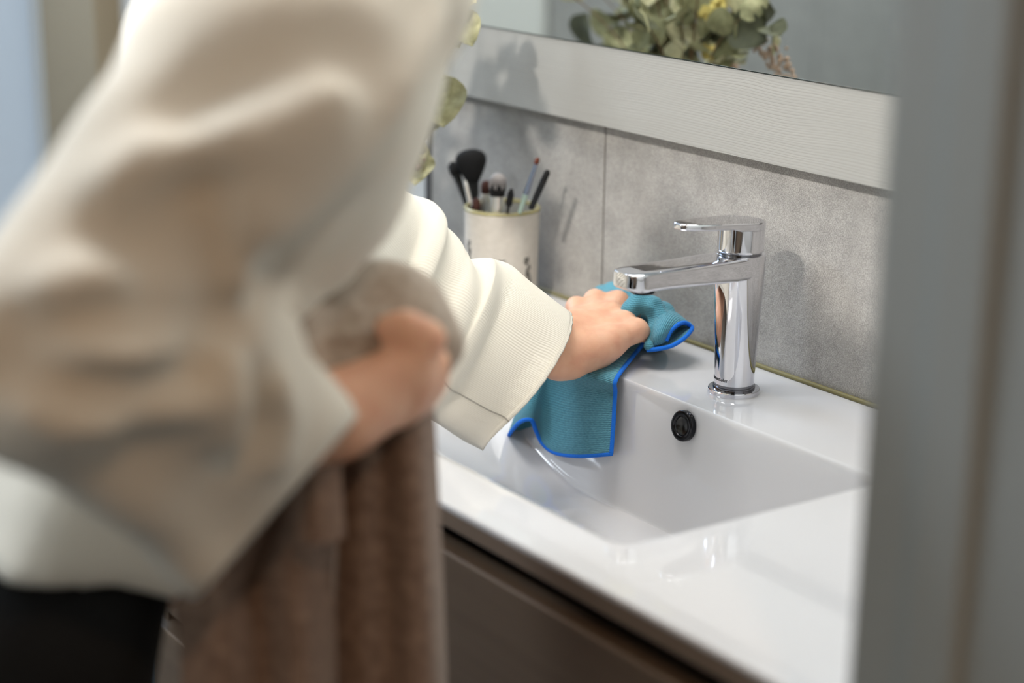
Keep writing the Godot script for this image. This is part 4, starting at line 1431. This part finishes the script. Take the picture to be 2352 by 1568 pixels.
	f.fold([Vector3(0.3955, 1.1376, 0.9435), Vector3(0.4058, 1.1356, 0.9163), Vector3(0.3987, 1.1254, 0.8659)], 0.015, 0.016)
	f.fold([Vector3(0.3953, 1.1273, 0.9486), Vector3(0.4054, 1.1169, 0.9264), Vector3(0.4055, 1.1076, 0.8943), Vector3(0.3901, 1.1076, 0.8448)], -0.039, 0.0125)
	f.fold([Vector3(0.4010, 1.1111, 0.9385), Vector3(0.4021, 1.0945, 0.8982), Vector3(0.3884, 1.0945, 0.8419)], 0.015, 0.018)
	f.fold([Vector3(0.3877, 1.1045, 0.8307), Vector3(0.3835, 1.0822, 0.8228), Vector3(0.3777, 1.0632, 0.8244)], 0.015, 0.012)
	f.fold([Vector3(0.3642, 1.0778, 0.7865), Vector3(0.3539, 1.0572, 0.7756), Vector3(0.3505, 1.0331, 0.7801)], 0.0135, 0.012)
	f.fold([Vector3(0.3821, 1.0944, 0.8096), Vector3(0.3687, 1.0661, 0.8004), Vector3(0.3647, 1.0436, 0.8100)], -0.015, 0.012)
	f.fold([Vector3(0.3890, 1.0721, 0.8885), Vector3(0.3718, 1.0324, 0.8439), Vector3(0.3442, 0.9841, 0.8011)], -0.015, 0.025)
	f.fold([Vector3(0.3333, 1.2642, 0.6493), Vector3(0.3669, 1.2309, 0.6934), Vector3(0.3775, 1.2016, 0.7324), Vector3(0.3746, 1.1689, 0.7733), Vector3(0.3820, 1.1572, 0.8022)], -0.021, 0.01)
	f.fold([Vector3(0.3472, 1.2743, 0.6680), Vector3(0.3816, 1.2396, 0.7146), Vector3(0.3845, 1.2070, 0.7507), Vector3(0.3865, 1.1765, 0.7961)], 0.0135, 0.012)
	f.fold([Vector3(0.3712, 1.1505, 0.7883), Vector3(0.3798, 1.1367, 0.8149), Vector3(0.3844, 1.1248, 0.8256)], -0.015, 0.014)
	f.fold([Vector3(0.3504, 1.1552, 0.7425), Vector3(0.3590, 1.1388, 0.7594), Vector3(0.3149, 1.1110, 0.7432)], 0.009, 0.02)
	f.fold([Vector3(0.3885, 1.2210, 0.7639), Vector3(0.3890, 1.2032, 0.7967), Vector3(0.3904, 1.1906, 0.8084)], 0.0135, 0.016)
	var ca := Vector3(0.2982, 1.0329, 0.6866)
	var cn := Vector3(0.5711, -0.6358, -0.5193)
	f.cuts.append(func(p): return (p - ca).dot(cn))
	f.ripple = noise(7.0, 2, 33)
	f.ripple_amp = 0.004
	f.mesh(sw, 0.0075)
	f = Field.new()
	f.k = 0.034
	f.chain([Vector3(0.1363, 1.0635, 0.6971), Vector3(0.1064, 1.2221, 0.6415), Vector3(0.0684, 1.3174, 0.6105)], [0.072, 0.09, 0.085])
	f.chain([Vector3(0.0616, 1.3079, 0.6069), Vector3(-0.0648, 1.2118, 0.5798), Vector3(-0.0788, 1.1333, 0.5851)], [0.078, 0.076, 0.058])
	f.chain([Vector3(0.1830, 1.0500, 0.7900), Vector3(0.1830, 0.8400, 0.9150)], [0.027, 0.027])
	f.chain([Vector3(0.1830, 1.0500, 0.7550), Vector3(0.1830, 0.8400, 0.8800)], [0.027, 0.027])
	f.chain([Vector3(0.1830, 1.0500, 0.7200), Vector3(0.1830, 0.8400, 0.8450)], [0.027, 0.027])
	f.chain([Vector3(0.1830, 1.0500, 0.6850), Vector3(0.1830, 0.8400, 0.8100)], [0.027, 0.027])
	f.chain([Vector3(0.1830, 1.0500, 0.6500), Vector3(0.1830, 0.8400, 0.7750)], [0.027, 0.027])
	f.chain([Vector3(0.1430, 1.0500, 0.7900), Vector3(0.1430, 0.8400, 0.9150)], [0.027, 0.027])
	f.chain([Vector3(0.1030, 1.0500, 0.7900), Vector3(0.1030, 0.8400, 0.9150)], [0.027, 0.027])
	f.chain([Vector3(0.0630, 1.0500, 0.7860), Vector3(0.0630, 0.8400, 0.9110)], [0.027, 0.027])
	f.chain([Vector3(0.0230, 1.0500, 0.7780), Vector3(0.0230, 0.8400, 0.9030)], [0.027, 0.027])
	f.chain([Vector3(0.1330, 1.0500, 0.6500), Vector3(0.1330, 0.8400, 0.7750)], [0.027, 0.027])
	f.chain([Vector3(0.0830, 1.0500, 0.6500), Vector3(0.0830, 0.8400, 0.7750)], [0.027, 0.027])
	f.chain([Vector3(0.1200, 1.0600, 0.7200), Vector3(0.1300, 1.2200, 0.6700)], [0.075, 0.085])
	f.chain([Vector3(0.1707, 1.2836, 0.6293), Vector3(0.1926, 1.2223, 0.6652), Vector3(0.1960, 1.1554, 0.6587)], [0.082, 0.082, 0.058])
	var fa := Vector3(0.2408, 1.0982, 0.6441)
	var fn := Vector3(0.4704, -0.8045, -0.3628)
	var ga := Vector3(0.2672, 1.0233, 0.7856)
	var gn := Vector3(0.4539, -0.0365, -0.8903)
	f.cuts.append(func(p): return minf((p - fa).dot(fn), (p - ga).dot(gn)))
	f.cuts.append(func(p): return 0.892 + maxf(p.z - 0.78, -0.05) * 0.33 + 0.004 * sin(p.z * 55.0 - 44.0) - p.y)
	f.ripple = noise(7.0, 2, 34)
	f.ripple_amp = 0.004
	f.mesh(sw, 0.0085)
	put("sweater", sw, M.knit, t)
	var tops := [Vector3(-0.0879, 1.2047, 0.5619), Vector3(-0.1362, 1.1328, 0.4701), Vector3(-0.1615, 1.0835, 0.4061), Vector3(-0.1950, 1.0420, 0.3495), Vector3(-0.2000, 1.0266, 0.3200), Vector3(-0.1972, 1.0076, 0.3082), Vector3(-0.1925, 0.9892, 0.2935), Vector3(-0.1868, 0.9723, 0.2767), Vector3(-0.1861, 0.9660, 0.2614), Vector3(-0.1857, 0.9661, 0.2485), Vector3(-0.1809, 0.9560, 0.2331), Vector3(-0.1714, 0.9424, 0.2183), Vector3(-0.1597, 0.9243, 0.1940), Vector3(-0.1519, 0.9139, 0.1798), Vector3(-0.1468, 0.9089, 0.1754)]
	var lows := [Vector3(-0.0547, 1.0819, 0.6305), Vector3(-0.0794, 1.0160, 0.5565), Vector3(-0.0828, 0.9703, 0.5137), Vector3(-0.0891, 0.9403, 0.4844), Vector3(-0.0928, 0.9199, 0.4646), Vector3(-0.0921, 0.9088, 0.4516), Vector3(-0.0940, 0.8958, 0.4344), Vector3(-0.0944, 0.8818, 0.4156), Vector3(-0.0951, 0.8730, 0.4034), Vector3(-0.0958, 0.8650, 0.3909), Vector3(-0.0950, 0.8553, 0.3770), Vector3(-0.0928, 0.8456, 0.3614), Vector3(-0.0896, 0.8299, 0.3386), Vector3(-0.0847, 0.8225, 0.3270), Vector3(-0.0799, 0.8190, 0.3222)]
	var thick := [0.06, 0.055, 0.053, 0.052, 0.058, 0.052, 0.048, 0.054, 0.058, 0.054, 0.048, 0.047, 0.046, 0.045, 0.044]
	var rings := []
	var ni := 150
	var nj := 72
	for i in ni + 1:
		var fi := float(i) / ni * (tops.size() - 1)
		var a := MB.cr(tops, fi)
		var c := MB.cr(lows, fi)
		var a2 := MB.cr(tops, minf(fi + 0.15, tops.size() - 1.0)) - MB.cr(tops, maxf(fi - 0.15, 0.0))
		var c2 := MB.cr(lows, minf(fi + 0.15, lows.size() - 1.0)) - MB.cr(lows, maxf(fi - 0.15, 0.0))
		var ax := (a - c) / 2
		var ay := ax.cross(a2 + c2).normalized()
		var k := clampi(int(fi), 0, thick.size() - 2)
		var th: float = lerpf(thick[k], thick[k + 1], fi - k)
		var end := smoothstep(0.80, 1.0, float(i) / ni)
		var ring := PackedVector3Array()
		for j in nj:
			var ph := TAU * j / nj
			# ay points away from the doorway; the underside is gathered to a flatter, squarer edge
			var q := (a + c) / 2 + ax * (signf(cos(ph)) * pow(absf(cos(ph)), 0.85)) + ay * (sin(ph) * th)
			var u := sin(ph)
			# soft folds that run along the sleeve, and slanting creases above the elbow
			var w := 0.0035 * sin(ph * 3.0 + fi * 0.9) * (1.0 - end * 0.7)
			w += 0.004 * sin(fi * 2.6 + ph * 2.0 + 0.6) * smoothstep(2.0, 4.0, fi) * (1.0 - smoothstep(8.0, 11.0, fi))
			q += (q - (a + c) / 2).normalized() * w
			# the cuff bulges towards the hand on its near side
			q += (a2 + c2).normalized() * (end * 0.016 * maxf(0.0, -u) * absf(sin(ph)))
			if i > ni - 3:
				q += (q - (a + c) / 2).normalized() * (0.0006 * (1 if j % 2 == 0 else -1))
			ring.append(q)
		rings.append(ring)
	# turn the edge in: the cuff has a thickness and an inside
	var mid: Vector3 = (tops[-1] + lows[-1]) / 2
	var back: Vector3 = ((tops[-3] + lows[-3]) / 2 - mid)
	for s in [0.985, 0.95, 0.93]:
		var ring := PackedVector3Array()
		for p in rings[ni]:
			ring.append(mid + (p - mid) * s + back * (0.03 if s > 0.98 else (0.10 if s > 0.94 else 0.9)))
		rings.append(ring)
	var sl := MB.new()
	sl.loft(rings, false, false, 11.0, 12.0)
	var so := put("sleeve", sl, M.rib, t)
	# flat seam along the underside
	var seam := []
	for i in range(70, ni + 1):
		seam.append(rings[i][int(nj * 0.62)])
	sl = MB.new()
	sl.tube(seam, [0.0007], 6)
	put("seam", sl, M.rib, so)
	f = Field.new()
	f.k = 0.04
	f.chain([Vector3(0.1220, 0.9550, 0.7800), Vector3(0.1220, 0.8600, 0.8500), Vector3(0.1220, 0.4800, 0.8500), Vector3(0.1220, 0.1000, 0.8500)], [0.058, 0.08, 0.062, 0.05])
	f.chain([Vector3(-0.0300, 0.9550, 0.7800), Vector3(-0.0300, 0.8600, 0.8750), Vector3(-0.0300, 0.4800, 0.8750), Vector3(-0.0300, 0.1000, 0.8750)], [0.058, 0.082, 0.062, 0.05])
	var tr := MB.new()
	f.mesh(tr, 0.012)
	put("trousers", tr, M.trousers, t)

# ------------------------------------------------------------------ towel in the near hand
func towel() -> void:
	var t := thing("towel", Vector3(0.2456, 1.0333, 0.6348), "brown towel bunched in the near hand, hanging before the cabinet", "towel")
	var f := Field.new()
	f.k = 0.018
	f.chain([Vector3(0.1819, 1.0737, 0.6131), Vector3(0.1902, 1.0651, 0.6062), Vector3(0.2002, 1.0508, 0.5911), Vector3(0.2111, 1.0334, 0.5763)], [0.016, 0.026, 0.024, 0.012])
	f.chain([Vector3(0.1791, 1.0742, 0.5991), Vector3(0.1828, 1.0570, 0.5852), Vector3(0.2039, 1.0350, 0.5677)], [0.012, 0.02, 0.016])
	f.chain([Vector3(0.2055, 1.0493, 0.6984), Vector3(0.1981, 1.0581, 0.6603), Vector3(0.1971, 1.0689, 0.6213)], [0.016, 0.026, 0.02])
	f.chain([Vector3(0.2095, 1.0382, 0.6810), Vector3(0.2100, 1.0455, 0.6505), Vector3(0.2170, 1.0458, 0.6234), Vector3(0.2192, 1.0374, 0.6071)], [0.018, 0.026, 0.02, 0.014])
	f.chain([Vector3(0.2116, 1.0213, 0.6691), Vector3(0.2130, 1.0256, 0.6388), Vector3(0.2173, 1.0272, 0.6060)], [0.02, 0.02, 0.016])
	f.chain([Vector3(0.2024, 1.0346, 0.5962), Vector3(0.2073, 1.0201, 0.5793), Vector3(0.2131, 1.0285, 0.5672)], [0.014, 0.014, 0.006])
	f.fold([Vector3(0.2219, 1.0611, 0.6909), Vector3(0.2301, 1.0671, 0.6691), Vector3(0.2341, 1.0671, 0.6444)], -0.006, 0.006)
	f.fold([Vector3(0.2252, 1.0558, 0.6897), Vector3(0.2347, 1.0615, 0.6652), Vector3(0.2388, 1.0585, 0.6406)], 0.005, 0.006)
	f.fold([Vector3(0.2260, 1.0491, 0.6936), Vector3(0.2334, 1.0523, 0.6747), Vector3(0.2407, 1.0518, 0.6522)], -0.009, 0.007)
	f.fold([Vector3(0.2234, 1.0773, 0.6376), Vector3(0.2317, 1.0702, 0.6388), Vector3(0.2367, 1.0633, 0.6358)], -0.008, 0.007)
	f.fold([Vector3(0.2246, 1.0755, 0.6245), Vector3(0.2328, 1.0669, 0.6158), Vector3(0.2343, 1.0602, 0.6098)], -0.006, 0.008)
	f.fold([Vector3(0.2221, 1.0539, 0.7011), Vector3(0.2258, 1.0608, 0.6833)], -0.005, 0.006)
	f.ripple = noise(16.0, 2, 71)
	f.ripple_amp = 0.003
	var b := MB.new()
	f.mesh(b, 0.0045, 0.01)
	put("bunched_part", b, M.towel_pale, t)
	b = MB.new()
	b.sheet([
		[Vector3(0.1989, 1.0065, 0.6410), Vector3(0.2081, 1.0131, 0.6289), Vector3(0.2081, 1.0137, 0.6146), Vector3(0.2178, 1.0179, 0.6064), Vector3(0.2174, 1.0171, 0.5934), Vector3(0.2111, 1.0151, 0.5818)],
		[Vector3(0.2046, 0.9648, 0.6487), Vector3(0.2186, 0.9738, 0.6412), Vector3(0.2180, 0.9768, 0.6248), Vector3(0.2306, 0.9836, 0.6167), Vector3(0.2294, 0.9854, 0.6033), Vector3(0.2125, 0.9794, 0.5802)],
		[Vector3(0.2154, 0.9186, 0.6588), Vector3(0.2304, 0.9219, 0.6510), Vector3(0.2343, 0.9208, 0.6340), Vector3(0.2509, 0.9259, 0.6249), Vector3(0.2493, 0.9222, 0.6113), Vector3(0.2252, 0.9080, 0.5844)],
		[Vector3(0.2315, 0.8622, 0.6720), Vector3(0.2476, 0.8658, 0.6625), Vector3(0.2536, 0.8635, 0.6450), Vector3(0.2705, 0.8671, 0.6345), Vector3(0.2681, 0.8621, 0.6192), Vector3(0.2386, 0.8430, 0.5897)],
		[Vector3(0.2565, 0.7783, 0.6904), Vector3(0.2726, 0.7820, 0.6791), Vector3(0.2786, 0.7792, 0.6618), Vector3(0.2955, 0.7830, 0.6495), Vector3(0.2927, 0.7761, 0.6322), Vector3(0.2626, 0.7528, 0.6021)]], 44, 48, 0.005)
	put("hanging_part", b, M.towel, t)
	b = MB.new()
	b.sheet([
		[Vector3(0.1842, 0.9949, 0.7016), Vector3(0.2007, 1.0011, 0.6938), Vector3(0.1970, 0.9965, 0.6748), Vector3(0.2173, 1.0015, 0.6712), Vector3(0.2088, 0.9952, 0.6507)],
		[Vector3(0.1938, 0.9356, 0.7354), Vector3(0.2172, 0.9471, 0.7245), Vector3(0.2080, 0.9409, 0.6962), Vector3(0.2349, 0.9485, 0.6912), Vector3(0.2202, 0.9376, 0.6639)],
		[Vector3(0.2086, 0.8948, 0.7795), Vector3(0.2307, 0.9048, 0.7623), Vector3(0.2165, 0.8934, 0.7258), Vector3(0.2477, 0.9047, 0.7130), Vector3(0.2288, 0.8915, 0.6751)],
		[Vector3(0.2261, 0.8660, 0.7876), Vector3(0.2500, 0.8708, 0.7705), Vector3(0.2401, 0.8605, 0.7365), Vector3(0.2670, 0.8702, 0.7217), Vector3(0.2435, 0.8534, 0.6829)],
		[Vector3(0.2509, 0.8106, 0.7992), Vector3(0.2704, 0.8134, 0.7802), Vector3(0.2696, 0.8037, 0.7512), Vector3(0.2928, 0.8090, 0.7347), Vector3(0.2658, 0.7843, 0.6958)]], 44, 48, 0.005)
	put("hanging_part", b, M.towel, t)
	b = MB.new()
	b.sheet([
		[Vector3(0.2180, 0.9961, 0.6903), Vector3(0.2262, 0.9992, 0.6866), Vector3(0.2260, 0.9991, 0.6781), Vector3(0.2258, 0.9989, 0.6698)],
		[Vector3(0.2503, 0.9725, 0.7075), Vector3(0.2594, 0.9764, 0.7055), Vector3(0.2581, 0.9754, 0.6956), Vector3(0.2521, 0.9731, 0.6820)],
		[Vector3(0.2646, 0.9330, 0.7200), Vector3(0.2766, 0.9377, 0.7174), Vector3(0.2773, 0.9365, 0.7064), Vector3(0.2718, 0.9339, 0.6906)]], 44, 48, 0.005)
	put("short_flap", b, M.towel, t)

func _ready() -> void:
	materials()
	camera_and_light()
	room()
	basin()
	faucet()
	cup()
	bouquet()
	cleaning_cloth()
	person()
	towel()
